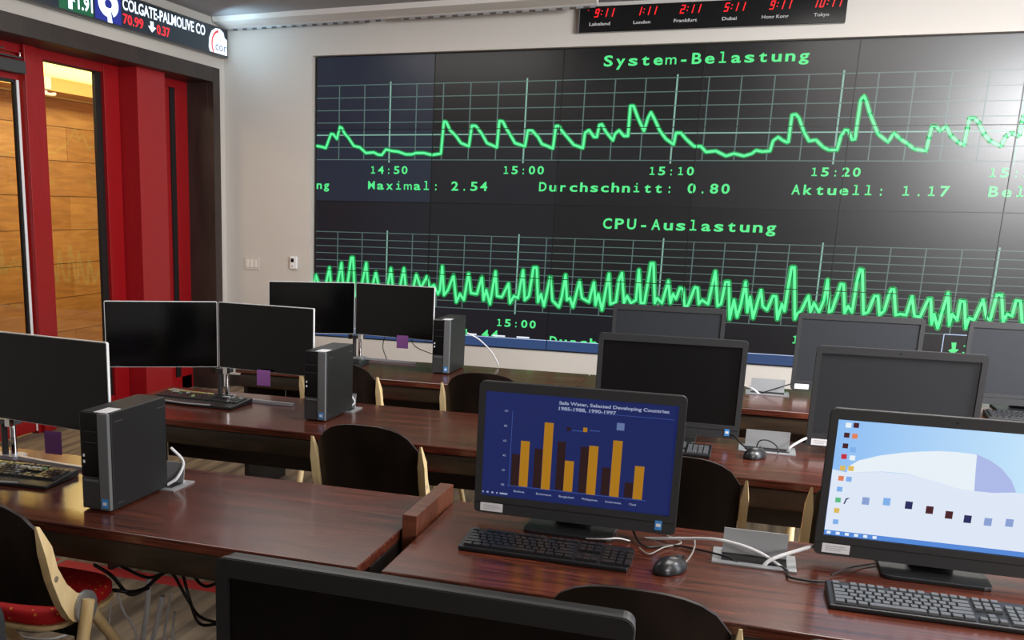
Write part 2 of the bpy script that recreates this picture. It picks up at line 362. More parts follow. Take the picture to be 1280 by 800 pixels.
# ------------------------------------------------------------------ corridor behind the glass
CX = -3.2
struct('floor_corridor', B(-3.4, -1.1, -6.5, 3.6, -.1, 0), M['carpet'])
struct('ceiling_corridor', B(-3.4, -1.1, -6.5, 3.6, 3.09, 3.19), M['cream'])
cw = struct('wall_corridor', B(CX - .1, CX - .02, -6.5, 3.6, 0, 3.09), M['joint'])
link('upper_plaster', B(CX - .02, CX - .001, -6.5, 3.6, 2.604, 3.089), M['cream'], cw)
rows = [0.02, .265, .615, .965, 1.307, 1.645, 1.996, 2.33, 2.60]
for r in range(len(rows) - 1):
    y = -6.5 + (r % 2) * .62
    if r % 2: pass
    while y < 3.6:
        y2 = min(y + 1.24, 3.6)
        link('panel', B(CX - .02, CX, y + .003, y2 - .003, rows[r] + .003, rows[r + 1] - .003), M['cwall'] if random.random() < .5 else M['cwall2'], cw)
        y = y2
struct('trim_5', B(CX, -2.9, -6.5, 3.6, 2.62, 2.745), M['tan'])
struct('wall_corridor_near', MB().box(-1.25, -1.1, .3, 3.6, 0, 3.09).box(-1.25, -1.1, -6.5, -4.2, 0, 3.09).box(-1.25, -1.12, -4.2, .3, 2.6, 3.09).box(-1.25, -1.12, -.28, .3, 0, 2.6), M['tan'])
struct('wall_corridor_far', B(-3.4, -1.1, 3.6, 3.7, 0, 3.09), M['tan'])
struct('wall_corridor_end', B(-3.4, -1.1, -6.6, -6.5, 0, 3.09), M['tan'])
p = at_x(57, 105, -2.88)
es = thing('emergency_light', 'small white emergency light on the tan bulkhead seen through the glass', 'light', (-2.9, p.y, p.z))
link('housing', B(0.001, .05, -.05, .05, -.05, .07), M['white'], es, bevel=.01)
link('lamp_head', MB().tube([(.01, -.04, -.085), (.03, .05, -.09), (.03, .12, -.08)], .016), M['white'], es, smooth=True)
link('bracket', B(.005, .02, -.02, .02, -.09, -.045), M['white'], es)

# ------------------------------------------------------------------ video wall
vw = thing('video_wall', 'wide video wall of joined black panels showing green load graphs on the front wall', 'video wall')
base_c = {(0, 0): (34, 40, 56), (0, 1): (36, 46, 62), (0, 2): (24, 28, 36), (0, 3): (26, 32, 44), (1, 0): (8, 8, 10), (1, 1): (26, 28, 36), (1, 2): (22, 24, 32), (1, 3): (22, 22, 32),
          (2, 0): (10, 11, 13), (2, 1): (18, 21, 26), (2, 2): (18, 19, 22), (2, 3): (18, 20, 30), (3, 0): (17, 17, 19), (3, 1): (26, 28, 32), (3, 2): (19, 19, 21), (3, 3): (16, 16, 22),
          (4, 0): (24, 24, 26), (4, 1): (24, 25, 28), (4, 2): (22, 22, 24), (4, 3): (18, 18, 22)}
G = .0028
for c in range(NC):
    for r in range(4):
        rgb = base_c.get((c, r), (22, 22, 25)); mm = mat('video_panel_screen', (0.004, 0.004, 0.0045, 1), .30, emit=srgb(*rgb), es=.75, spec=.55)
        x0 = c * PWD; z1 = Z1 - r * PH
        po = link('display_panel', B(x0 + .0004, x0 + PWD - .0004, .002, .10, z1 - PH + .0004, z1 - .0004), M['bezel'], vw)
        link('screen', MB().quad((x0 + G, 0, z1 - PH + G), (x0 + PWD - G, 0, z1 - PH + G), (x0 + PWD - G, 0, z1 - G), (x0 + G, 0, z1 - G)), mm, po)
        b_ = MB().ring([(x0, z1 - PH), (x0 + PWD, z1 - PH), (x0 + PWD, z1), (x0, z1)], [(x0 + G, z1 - PH + G), (x0 + PWD - G, z1 - PH + G), (x0 + PWD - G, z1 - G), (x0 + G, z1 - G)], (0, -.0062, 0), (1, 0, 0), (0, 0, 1), (0, .0082, 0))
        link('bezel', b_, M['bezel'], po)
M['g_hi'] = emat('green_trace_glow', srgb(96, 250, 160), 1.0)
M['g_mid'] = emat('green_trace_edge', srgb(16, 150, 72), 1.0)
M['g_txt'] = emat('green_text_glow', srgb(84, 240, 140), .95)
M['grid'] = emat('grid_line_grey', srgb(84, 112, 108), .85)
M['grid_b'] = emat('grid_line_bright', srgb(128, 176, 160), .95)
M['bar'] = emat('taskbar_blue', srgb(44, 74, 124), .85)
M['barline'] = emat('taskbar_edge', srgb(190, 210, 245), .95)
M['spot'] = emat('taskbar_label', srgb(235, 245, 255), 1)
def hline(mb, x0, x1, z, t, y): mb.quad((x0, y, z - t / 2), (x1, y, z - t / 2), (x1, y, z + t / 2), (x0, y, z + t / 2))
def vline(mb, x, z0, z1, t, y): mb.quad((x - t / 2, y, z0), (x + t / 2, y, z0), (x + t / 2, y, z1), (x - t / 2, y, z1))
ga, gb = MB(), MB()
XR = XE - .01
for i in range(7): hline(gb if i in (2,) else ga, 0.004, XR, 1.978 + .0975 * i, .009 if i == 2 else .007, -.001)
for i in range(11): hline(ga, 0.004, XR, .8 + .0588 * i, .006, -.001)
for i in range(-1, 27):
    x = .205 + .2228 * i
    if x < 0.01 or x > XR: continue
    big = (i - 2) % 5 == 0
    vline(gb if big else ga, x, 1.955 if big else 1.978, 2.585 if big else 2.563, .012 if big else .009, -.0008)
    vline(gb if big else ga, x, .775 if big else .8, 1.41 if big else 1.39, .011 if big else .008, -.0008)
link('grid_line', ga, M['grid'], vw, kind='stuff'); link('grid_line', gb, M['grid_b'], vw, kind='stuff')
def ribbon(pts, t, y):
    mb = MB()
    for a, b in zip(pts, pts[1:]):
        a, b = Vector(a), Vector(b); d_ = b - a
        if d_.length < 1e-5: continue
        d_.normalize(); n_ = Vector((-d_.y, d_.x)) * t / 2
        mb.quad((a.x - n_.x, y, a.y - n_.y), (b.x - n_.x, y, b.y - n_.y), (b.x + n_.x, y, b.y + n_.y), (a.x + n_.x, y, a.y + n_.y))
    for a in pts:
        k = len(mb.v); q = [(a[0] + t / 2 * math.cos(i * math.pi / 4), y, a[1] + t / 2 * math.sin(i * math.pi / 4)) for i in range(8)]
        mb.add(q, [tuple(range(8))])
    return mb
def conv(segs):
    out = []
    for ox, oy, pts in segs:
        for a, b in pts:
            p = at_y(ox + a / 4, oy + b / 4, 0)
            if p.x < XE - .01: out.append((p.x, p.z))
    out = [p for i, p in enumerate(out) if i == 0 or p[0] > out[i - 1][0] - .02]
    return out
T1 = [(390, 60, [(25, 490), (48, 494), (70, 500), (95, 430), (108, 432), (125, 455), (140, 395), (150, 400), (165, 430), (180, 445), (210, 490), (240, 497), (270, 525), (310, 522), (330, 533), (350, 535), (370, 507), (400, 515), (430, 518), (470, 532), (500, 532), (520, 525), (560, 525), (600, 535), (645, 528), (660, 368), (672, 370), (690, 410), (720, 440), (745, 475), (785, 492), (800, 388), (820, 390), (850, 430), (875, 475), (925, 497), (937, 365), (955, 368), (970, 400), (995, 440), (1015, 475), (1065, 492), (1080, 412), (1100, 412), (1130, 445), (1150, 480), (1205, 502), (1220, 390), (1235, 390)]),
      (690, 60, [(50, 415), (80, 450), (110, 485), (155, 500), (165, 425), (185, 410), (210, 445), (225, 445), (237, 385), (250, 382), (270, 420), (305, 462), (315, 430), (335, 412), (360, 440), (380, 440), (392, 290), (408, 290), (430, 350), (460, 415), (480, 350), (495, 322), (515, 360), (540, 415), (570, 455), (608, 482), (620, 425), (645, 425), (670, 455), (710, 492), (745, 492), (770, 520), (820, 515), (870, 540), (910, 528), (960, 540), (1000, 528), (1020, 512), (1050, 518), (1090, 515), (1105, 465), (1130, 445), (1150, 460), (1175, 472)]),
      (980, 60, [(22, 470), (40, 335), (60, 332), (75, 350), (100, 420), (125, 465), (160, 460), (195, 495), (225, 510), (265, 510), (285, 440), (305, 410), (322, 412), (340, 458), (355, 456), (383, 260), (400, 240), (410, 260), (430, 330), (470, 430), (520, 470), (550, 425), (580, 455), (620, 480), (650, 505), (710, 515), (725, 450), (740, 390), (760, 390), (780, 415), (810, 390), (835, 440), (870, 470), (900, 485), (917, 400), (928, 350), (950, 350), (975, 375), (1000, 430), (1030, 465), (1085, 490), (1110, 440), (1140, 425), (1175, 440), (1190, 370), (1200, 340), (1230, 400), (1270, 460), (1320, 470), (1340, 380), (1380, 440), (1450, 480), (1500, 480)])]
T2 = [(390, 260, [(12, 380), (20, 335), (34, 380), (60, 430), (88, 298), (100, 440), (120, 420), (148, 275), (160, 440), (175, 400), (197, 248), (206, 248), (215, 440), (240, 430), (272, 275), (285, 450), (300, 400), (320, 322), (340, 430), (370, 440), (395, 302), (410, 450), (435, 420), (460, 302), (475, 460), (500, 430), (522, 332), (545, 400), (575, 342), (590, 400), (610, 385), (630, 430), (640, 410), (652, 292), (660, 435), (680, 410), (708, 337), (722, 470), (740, 430), (760, 460), (783, 328), (795, 425), (825, 430), (850, 345), (858, 460), (872, 410), (890, 480), (918, 318), (925, 440), (950, 445), (983, 378), (990, 475), (1010, 440), (1030, 450), (1056, 312), (1064, 460), (1085, 440), (1108, 298), (1124, 298), (1130, 470), (1145, 430), (1160, 490), (1192, 345), (1202, 460)]),
      (690, 250, [(5, 505), (35, 535), (50, 480), (68, 375), (75, 500), (90, 490), (105, 535), (138, 405), (150, 490), (185, 510), (210, 410), (218, 525), (232, 470), (250, 550), (285, 370), (292, 520), (320, 510), (335, 400), (350, 365), (360, 515), (375, 480), (395, 515), (420, 500), (435, 350), (444, 515), (462, 515), (482, 400), (495, 317), (508, 317), (514, 515), (525, 490), (550, 515), (582, 405), (592, 515), (605, 470), (620, 495), (640, 440), (655, 445), (665, 550), (682, 520), (715, 435), (728, 440), (734, 520), (750, 500), (780, 520), (817, 357), (828, 530), (845, 520), (868, 410), (884, 410), (888, 595), (910, 500), (925, 585), (945, 520), (968, 410), (977, 560), (990, 485), (1005, 590), (1045, 450), (1053, 530), (1075, 550), (1105, 480), (1120, 482), (1127, 595), (1150, 520), (1162, 555)]),
      (980, 250, [(20, 440), (38, 337), (52, 337), (54, 595), (68, 565), (85, 555), (122, 480), (132, 560), (150, 515), (175, 560), (200, 500), (218, 400), (224, 560), (238, 555), (265, 480), (284, 420), (298, 422), (303, 565), (320, 530), (340, 560), (366, 400), (380, 347), (392, 350), (397, 570), (420, 560), (452, 480), (470, 480), (477, 575), (500, 555), (526, 470), (536, 447), (550, 447), (558, 575), (580, 570), (610, 575), (640, 482), (652, 580), (680, 585), (722, 495), (734, 495), (738, 620), (750, 570), (768, 640), (790, 560), (820, 465), (826, 625), (840, 570), (865, 600), (882, 505), (902, 508), (908, 640), (925, 590), (950, 600), (995, 500), (1012, 590), (1030, 600), (1064, 475), (1088, 475), (1095, 610), (1115, 570), (1140, 580), (1160, 502), (1182, 505), (1190, 610), (1215, 620), (1245, 480), (1255, 620), (1290, 560), (1310, 640), (1350, 500), (1360, 620), (1420, 600), (1460, 490), (1475, 630), (1520, 600)])]
t1, t2 = conv(T1), conv(T2)
for t_ in (t1, t2):   # the traces run on to the right end of the wall
    e0 = t_[-1][0]; t_ += [(x - (e0 - .75) + e0 + .02, z) for x, z in t_ if x > e0 - .75 and x - (e0 - .75) + e0 + .02 < XE - .01]
link('load_trace_edge', ribbon(t1, .033, -.002), M['g_mid'], vw); link('load_trace', ribbon(t1, .017, -.003), M['g_hi'], vw)
link('processor_trace_edge', ribbon(t2, .042, -.002), M['g_mid'], vw); link('processor_trace', ribbon(t2, .018, -.003), M['g_hi'], vw)
U, V = (1, 0, 0), (0, 0, 1)
def wtext(s, x, z, h, pitch, material=None, bold=.024):
    link('lettering', mono(MB(), s, (x, -.0025, z), U, V, h, pitch, bold), material or M['g_txt'], vw)
wtext('System-Belastung', 2.325, 2.655, .072, .0902); wtext('CPU-Auslastung', 2.405, 1.472, .074, .0908)
for s, x, z in (('14:50', .48, 1.868), ('15:00', 1.60, 1.873), ('15:10', 2.72, 1.873), ('15:20', 3.845, 1.873), ('15:30', 4.96, 1.875), ('15:00', 1.607, .672), ('15:10', 2.727, .672), ('15:20', 3.85, .672), ('15:30', 4.965, .674)):
    wtext(s, x, z, .058, .0685)
wtext('ng', -.01 + .008, 1.741, .062, .066)
wtext('Maximal: 2.54', .462, 1.742, .066, .0797); wtext('Durchschnitt: 0.80', 1.893, 1.745, .066, .0797); wtext('Aktuell: 1.17', 3.73, 1.745, .066, .0793); wtext('Belastung', 4.975, 1.747, .066, .0793)
wtext('Maximal: 1.44', .61, .566, .066, .0797); wtext('Durchschnitt:', 2.05, .548, .066, .0797)
tb = MB(); tb.quad((.003, -.0035, Z0 + .008), (4.7, -.0035, Z0 + .008), (4.7, -.0035, .578), (.003, -.0035, .578)); link('taskbar', tb, M['bar'], vw)
tb = MB(); hline(tb, .003, 4.7, .5795, .005, -.0042); link('taskbar_edge', tb, M['barline'], vw)
sp = MB()
for x0, x1 in ((.62, .80), (.98, 1.12), (1.28, 1.38), (1.55, 1.68), (1.80, 1.93)): hline(sp, .35 + x0 * .8, .35 + x1 * .8, .592, .012, -.0044)
link('window_button', sp, M['spot'], vw, kind='stuff')
ar = MB(); c_ = at_y(1192, 436, 0)
ar.add([(c_.x - .02, -.003, c_.z + .045), (c_.x + .012, -.003, c_.z + .045), (c_.x + .012, -.003, c_.z), (c_.x + .034, -.003, c_.z - .004), (c_.x, -.003, c_.z - .04), (c_.x - .034, -.003, c_.z - .012), (c_.x - .012, -.003, c_.z)], [(0, 1, 2, 3, 4, 5, 6)])
link('down_arrow_icon', ar, M['g_txt'], vw)
bx = MB(); vline(bx, 4.85, .585, .80, .006, -.003); hline(bx, 4.85, 6.0, .80, .006, -.003); link('inset_outline', bx, M['barline'], vw)

# ------------------------------------------------------------------ world clock display
ck = thing('world_clock_display', 'long black display with six red digital clocks above the video wall', 'clock', (2.155, FY, 2.878))
link('casing', B(0, 1.80, -.055, -.0005, 0, .178), M['tower_front'], ck, bevel=.003)
link('side_cap', B(-.006, 0, -.055, -.0005, 0, .178), M['grey'], ck)
M['led'] = emat('red_led', srgb(255, 26, 34), 1.3); M['clk_txt'] = emat('clock_caption', srgb(206, 204, 204), .7)
SEG = {'0': 'abcdef', '1': 'bc', '2': 'abged', '5': 'afgcd', '9': 'abcdfg'}
def seven(mb, ch, x, z, h, y):
    w_ = h * .5; t = h * .13; sl = .22
    R_ = {'a': (0, h - t, w_, h), 'g': (0, h / 2 - t / 2, w_, h / 2 + t / 2), 'd': (0, 0, w_, t), 'f': (0, h / 2, t, h), 'b': (w_ - t, h / 2, w_, h), 'e': (0, 0, t, h / 2), 'c': (w_ - t, 0, w_, h / 2)}
    for s in SEG[ch]:
        a, b, c, d_ = R_[s]; gp = h * .015
        if s in 'fbec': b += gp; d_ -= gp
        q = [(a, b), (c, b), (c, d_), (a, d_)]
        mb.quad(*[(x + px + pz * sl, y, z + pz) for px, pz in q])
yf = -.0562
for i, (nm, tm, cx, wd) in enumerate((('Lakeland', '9:11', 2.304, .15), ('London', '1:11', 2.605, .12), ('Frankfurt', '2:11', 2.907, .16), ('Dubai', '5:11', 3.204, .098), ('Hong Kong', '9:11', 3.504, .173), ('Tokyo', '10:11', 3.80, .098))):
    mb = MB(); hh = .058; adv = hh * .78; digs = tm.replace(':', ''); n = len(digs); x = cx + .035 - 2.155 - (n * adv) / 2 - .012
    if n == 3: x += .0
    for j, ch in enumerate(digs):
        if j == n - 2:
            for zz in (.018, .040): mb.quad((x - .001 + zz * .2, yf, .100 + zz), (x + .007 + zz * .2, yf, .100 + zz), (x + .007 + zz * .2, yf, .107 + zz), (x - .001 + zz * .2, yf, .107 + zz))
            x += .015
        dm = MB(); seven(dm, ch, x, .102, hh, yf); link('time_digit', dm, M['led'], ck); x += adv
    if i == 0: mb.quad((.058, yf, .15), (.064, yf, .15), (.064, yf, .156), (.058, yf, .156))
    link('time_colon', mb, M['led'], ck)
    link('city_name', text(MB(), nm, (cx - wd / 2 - 2.155, yf, .046), U, V, .021, wd, .02), M['clk_txt'], ck)

# ------------------------------------------------------------------ stock ticker on the left wall
TX = -.77
tk = thing('stock_ticker', 'long black led ticker scrolling share prices above the red glazing', 'ticker', (-.83, -.10, 2.785))
def TY(y): return y + .10
link('casing', B(.0005, .055, -4.2, 0, 0, .226), M['tower_front'], tk, bevel=.004)
link('frame', MB().box(.055, .0585, -4.2, 0, 0, .012).box(.055, .0585, -4.2, 0, .214, .226).box(.055, .0585, -.006, 0, .012, .214), M['dgrey'], tk)
M['t_w'] = emat('ticker_white', srgb(225, 240, 255), 1.8); M['t_r'] = emat('ticker_red', srgb(255, 40, 52), 1.3); M['t_b'] = emat('ticker_blue', srgb(30, 46, 150), 1.0); M['t_g'] = emat('ticker_green', srgb(10, 110, 70), .8)
M['t_bg'] = emat('ticker_background', srgb(14, 30, 44), 1.0)
link('led_field', MB().quad((.0555, -4.19, .013), (.0555, -.007, .013), (.0555, -.007, .213), (.0555, -4.19, .213)), M['t_bg'], tk)
tx = .0565; UY = (0, 1, 0)
def tt(s, y, z, h, w_, mm, b=.03, lay=0): return link('lettering', text(MB(), s, (tx + lay, TY(y), z - 2.785), UY, V, h, w_, b), mm, tk)
tt('COLGATE-PALMOLIVE CO', -1.64, 2.913, .072, 1.165, M['t_w'], .02)
tt('70.99', -1.64, 2.822, .062, .26, M['t_r'], .02); tt('0.37', -1.20, 2.818, .062, .185, M['t_r'], .02)
def tpoly(nm, pts, mm, lay=0): return link(nm, MB().add([(tx + lay, TY(y), z - 2.785) for y, z in pts], [tuple(range(len(pts)))]), mm, tk)
def arrow(y, z, s, dn, mm, w_=1):
    k = -1 if dn else 1
    tpoly('arrow_mark', [(y - .022 * w_, z - k * s), (y + .022 * w_, z - k * s), (y + .022 * w_, z), (y + .055 * w_, z), (y, z + k * s * 1.1), (y - .055 * w_, z), (y - .022 * w_, z)], mm)
arrow(-1.265, 2.855, .036, True, M['t_w']); arrow(-2.24, 2.862, .05, False, M['t_w'], 1)
tpoly('green_block', [(-2.36, 2.80), (-1.99, 2.80), (-1.99, 2.995), (-2.36, 2.995)], M['t_g'], -.0004)
tt('1.91', -2.16, 2.828, .080, .165, M['t_w'], .03)
tpoly('blue_block', [(-1.97, 2.80), (-1.66, 2.80), (-1.66, 2.997), (-1.97, 2.997)], M['t_b'], -.0004)
def arc(cy, cz, r0, r1, a0, a1, n=24, ky=1.0):
    o = [(cy + ky * r1 * math.cos(math.radians(a0 + (a1 - a0) * i / n)), cz + r1 * math.sin(math.radians(a0 + (a1 - a0) * i / n))) for i in range(n + 1)]
    q = [(cy + ky * r0 * math.cos(math.radians(a0 + (a1 - a0) * i / n)), cz + r0 * math.sin(math.radians(a0 + (a1 - a0) * i / n))) for i in range(n + 1)]
    mb = MB()
    for i in range(n): mb.quad(*[(tx, TY(a), b - 2.785) for a, b in (q[i], o[i], o[i + 1], q[i + 1])])
    return mb
link('ring_logo', arc(-1.812, 2.915, .030, .086, -62, 262, ky=1.4), M['t_w'], tk)
tpoly('ring_logo_stem', [(-1.835, 2.89), (-1.79, 2.89), (-1.77, 2.798), (-1.825, 2.798)], M['t_w'])
# right-hand logo: white cloud with a red arc and three letters
cl_ = MB().add([(tx, TY(y), z - 2.785) for y, z in [(-.40, 2.806), (-.11, 2.806), (-.11, 2.93), (-.15, 2.94), (-.17, 2.98), (-.23, 2.999), (-.30, 2.996), (-.37, 2.965), (-.41, 2.91), (-.42, 2.84)]], [tuple(range(10))])
link('cloud_logo', cl_, M['t_w'], tk)
link('red_arc', arc(-.23, 2.87, .10, .118, 100, 215, ky=1.25).add([], []), M['t_r'], tk, loc=(.0006, 0, 0))
link('lettering', text(MB(), 'cor', (tx + .0006, TY(-.31), .045), UY, V, .066, .195, .012), emat('ticker_letter_grey', srgb(120, 140, 190), .9), tk)

# ------------------------------------------------------------------ wall fittings
sw = thing('light_switch_plate', 'white three gang switch plate on the front wall left of the video wall', 'switch', (-.58, FY, 1.10))
link('plate', B(-.075, .075, -.006, -.0003, -.055, .055), M['wall'], sw, bevel=.002)
for i in range(3): link('rocker', B(-.055 + i * .04, -.025 + i * .04, -.010, -.006, -.034, .034), M['soffit'], sw, bevel=.002)
th = thing('thermostat', 'small white thermostat with a dark display beside the video wall', 'thermostat', (-.175, FY, 1.12))
link('housing', B(-.032, .032, -.02, -.0003, -.052, .052), M['white'], th, bevel=.004)
link('display', B(-.021, .006, -.0215, -.0195, .004, .036), M['tower_front'], th)
link('button', B(-.016, -.002, -.0215, -.0195, -.034, -.024), M['ink'], th)

# ------------------------------------------------------------------ desks
DZ = .74
def make_desk(loc, label, divider=False, w=1.745):
    t = thing('training_desk', label, 'desk', loc, 0, 'mahogany training desks')
    # origin: floor, left end, front edge
    link('tabletop', B(0, w, 0, .67, DZ - .028, DZ), M['desk'], t, bevel=.004)
    link('front_apron', B(.02, w - .02, .012, .04, DZ - .105, DZ - .0285), M['apron'], t, bevel=.010, seg=3, smooth=True)
    link('modesty_panel', B(.03, w - .03, .585, .605, .42, DZ - .0285), M['apron'], t)
    for x in (.0, w - .03): link('side_panel', B(x + .004, x + .03, .09, .58, 0.0, DZ - .0285), M['desk_dark'], t, bevel=.002)
    link('cable_trough', B(.2, w - .2, .47, .584, .60, .61), M['desk_dark'], t)
    return t
XL, XRt, X3 = .968, 2.772, 4.55
YR = {'A': -6.0, 'B': -4.66, 'C': -3.325, 'Z': -7.335}
make_desk((XL, YR['A'], 0), 'mahogany desk under the nearest black tower, nearest on the left side')
make_desk((XRt, YR['A'], 0), 'mahogany desk carrying the computers that show the bar chart and the blue desktop')
make_desk((XL, YR['B'], 0), 'mahogany desk with twin monitors and a tower, middle one on the left side')
make_desk((XRt, YR['B'], 0), 'mahogany desk behind the bar chart computer with two dark all in ones')
make_desk((XL, YR['C'], 0), 'mahogany desk with twin monitors and a tower, closest to the front wall on the left', w=1.80)
make_desk((XRt, YR['C'], 0), 'mahogany desk closest to the video wall holding two dark all in ones', w=1.76)
make_desk((X3, YR['C'], 0), 'mahogany desk at the far right beside the video wall', w=1.7)
make_desk((XRt, YR['Z'], 0), 'mahogany desk in the foreground below the black screens cut by the frame')
dv = link('desk_divider', B(2.722, 2.764, -5.69, -5.33, 0, .79), M['desk_edge'], bevel=.002)
thing('', 'raised reddish wooden end board standing in the gap between the two nearest desks', 'divider', obj=dv)

# ------------------------------------------------------------------ grommet trays with raised flap
def make_tray():
    t = thing('cable_hatch', '', 'cable hatch', (0, 0, 0), 0, 'aluminium cable hatches')
    link('frame', MB().ring([(-.10, -.064), (.10, -.064), (.10, .064), (-.10, .064)], [(-.078, -.04), (.078, -.04), (.078, .034), (-.078, .034)], (0, 0, .0005), (1, 0, 0), (0, 1, 0), (0, 0, .004)), M['alu'], t)
    link('well', B(-.078, .078, -.04, .034, .0006, .0012), M['dark'], t)
    link('lid', MB().prism([(.030, .004), (.034, .004), (.046, .066), (.042, .066)], (-.078, 0, 0), (0, 1, 0), (0, 0, 1), (.156, 0, 0)), M['alu'], t)
    link('hinge', B(-.078, .078, .034, .042, .0045, .010), M['silver'], t)
    return t
tr = make_tray()
tr.location = (3.622, -5.545, DZ); tr['label'] = 'aluminium cable hatch with raised lid between the two nearest lit computers'
for x, y, lb in ((3.66, -4.19, 'aluminium cable hatch with raised lid behind the black mouse on the second right desk'), (3.668, -2.85, 'aluminium cable hatch with bright raised lid just below the video wall'),
                 (1.856, -5.54, 'aluminium cable hatch half hidden behind the nearest black tower'), (1.90, -4.16, 'aluminium cable hatch half hidden behind the middle black tower')):
    dup(tr, (x, y, DZ), 0, lb)

# ------------------------------------------------------------------ all-in-one computers
AW, AH = .548, .374
def make_aio(loc, label, sticker=True, badge=True, cam_=True, screen='off', rz=0, bodymat='aio'):
    t = thing('all_in_one_computer', label, 'computer', loc, rz, 'charcoal all in one computers')
    # origin: desk top, centre of the front face
    z0, z1 = .026, .026 + AH; sw_, s0, s1 = .256, .076, z1 - .026
    n = 5
    link('front_bezel', MB().ring(rrect(-AW / 2, AW / 2, z0, z1, .014, n), rrect(-sw_, sw_, s0, s1, .001, n), (0, 0, 0), (1, 0, 0), (0, 0, 1), (0, .014, 0)), M[bodymat], t)
    link('back_cover', MB().prism(rrect(-AW / 2 + .001, AW / 2 - .001, z0 + .001, z1 - .001, .014, n), (0, .0141, 0), (1, 0, 0), (0, 0, 1), (0, .022, 0)).prism(rrect(-.2, .2, z0 + .05, z1 - .06, .02, n), (0, .0361, 0), (1, 0, 0), (0, 0, 1), (0, .022, 0)), M['aio_dark'], t, bevel=.003)
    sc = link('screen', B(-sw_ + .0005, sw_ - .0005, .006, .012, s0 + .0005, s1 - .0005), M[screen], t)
    link('edge_trim', MB().ring(rrect(-AW / 2 - .0012, AW / 2 + .0012, z0 - .0012, z1 + .0012, .015, n), rrect(-AW / 2 + .0002, AW / 2 - .0002, z0 + .0002, z1 - .0002, .014, n), (0, .003, 0), (1, 0, 0), (0, 0, 1), (0, .009, 0)), M['dgrey'], t)
    link('lower_seam', B(-AW / 2 + .004, AW / 2 - .004, -.0006, .0002, z0 + .030, z0 + .0325), M['dark'], t)
    link('maker_mark', MB().ring(rrect(-.012, .012, .058, .066, .0035, 3), rrect(-.0105, .0105, .0592, .0648, .0025, 3), (0, -.001, 0), U, V, (0, .0009, 0)), M['dgrey'], t)
    if cam_:
        link('webcam', MB().tube([(0, -.0008, z1 - .012), (0, .002, z1 - .012)], .0035, 10), M['dark'], t)
    link('stand_neck', MB().prism([(.012, .10), (.036, .10), (.085, .008), (.05, .008)], (-.05, 0, 0), (0, 1, 0), (0, 0, 1), (.10, 0, 0)).box(-.05, .05, .036, .055, .07, .2), M['aio_dark'], t, bevel=.002)
    link('stand_base', MB().prism(rrect(-.12, .12, -.06, .135, .02, 4), (0, 0, .0006), (1, 0, 0), (0, 1, 0), (0, 0, .010)), M['aio_dark'], t, bevel=.002)
    if sticker:
        s = link('asset_label', B(-AW / 2 + .018, -AW / 2 + .082, -.0012, -.0001, z0 + .006, z0 + .030), M['sticker'], t)
        mb = MB()
        for k_, ww in ((0, .044), (1, .050), (2, .036)): hline(mb, -AW / 2 + .026, -AW / 2 + .026 + ww, z0 + .023 - k_ * .005, .0012, -.0015)
        link('print', mb, M['ink'], s)
    if badge:
        bd = link('badge', B(AW / 2 - .052, AW / 2 - .034, -.0012, -.0001, z0 + .010, z0 + .036), M['badge'], t)
        link('print', B(AW / 2 - .049, AW / 2 - .037, -.0016, -.0012, z0 + .019, z0 + .028), M['sticker'], bd)
    return t, sc
YA, YB, YC = -5.5, -4.165, -2.83
M['chart_bg'] = emat('chart_screen_blue', srgb(24, 38, 98), .8, .3)
a1, s1 = make_aio((3.147, YA, DZ), 'all in one computer showing a blue and gold bar chart with white asset label', screen='chart_bg', cam_=False)
a2, s2 = make_aio((4.036, YA, DZ), 'all in one computer lit with a pale blue desktop at the right edge', screen='off', badge=False)
make_aio((3.282, YB, DZ), 'dark all in one directly behind the bar chart computer, blue badge at lower right', sticker=False, cam_=False)
make_aio((4.066, YB, DZ), 'dark grey all in one directly behind the pale blue desktop computer', badge=False, screen='off_refl')
make_aio((3.165, YC, DZ), 'dark all in one with only its top showing, nearest the video wall centre', sticker=False, badge=False, screen='off_refl', cam_=False)
make_aio((4.046, YC, DZ), 'dark all in one with small white label, before the right of the video wall', badge=False, screen='off_refl', cam_=False)
make_aio((4.775, YC, DZ), 'dark all in one cut by the right frame edge, with a keyboard below it', sticker=False, badge=False, screen='off_refl', cam_=False)
make_aio((3.187, -7.07, DZ), 'large black all in one in the foreground, cut by the bottom edge', screen='offg', bodymat='aio_dark', cam_=False)
make_aio((3.917, -7.07, DZ), 'black all in one in the bottom right corner, only its top edge showing', screen='offg', bodymat='aio_dark', cam_=False)

# picture on the bar chart screen
def emit_set(prefix, d_):
    for k_, v_ in d_.items(): M[prefix + k_] = emat('screen_' + prefix + k_, srgb(*v_), (.7 if prefix == 'c_' else .92), .35)
emit_set('c_', {'gold': (190, 132, 24), 'brown': (44, 20, 22), 'line': (70, 96, 170), 'txt': (170, 180, 210), 'ico': (110, 130, 180)})
def L1(x, y, dy=-.0003): p = at_y(x, y, YA + .006); return (p.x - a1.location.x, .006 + dy, p.z - DZ)
cs = {}
def quadL(mb, L, x0, y0, x1, y1, x2, y2, x3, y3, dy): mb.quad(L(x0, y0, dy), L(x1, y1, dy), L(x2, y2, dy), L(x3, y3, dy))
S1 = lambda x, y: (595 + x / 5.162, 485 + y / 5.162)
S2 = lambda x, y: (715 + x / 4.704, 490 + y / 4.704)
def bars(S, lst, mm):
    for (xb0, yb, xb1, xt, yt, xt1) in lst:
        p0 = L1(*S(xb0, yb)); p1 = L1(*S(xb1, yb)); q0 = L1(*S(xt, yt)); x0 = (p0[0] + q0[0]) / 2; wbar = .022 if mm == 'c_brown' else .0245
        link('chart_bar', MB().quad((x0, .0056, p0[2]), (x0 + wbar, .0056, p0[2]), (x0 + wbar, .0056, q0[2]), (x0, .0056, q0[2])), M[mm], s1)
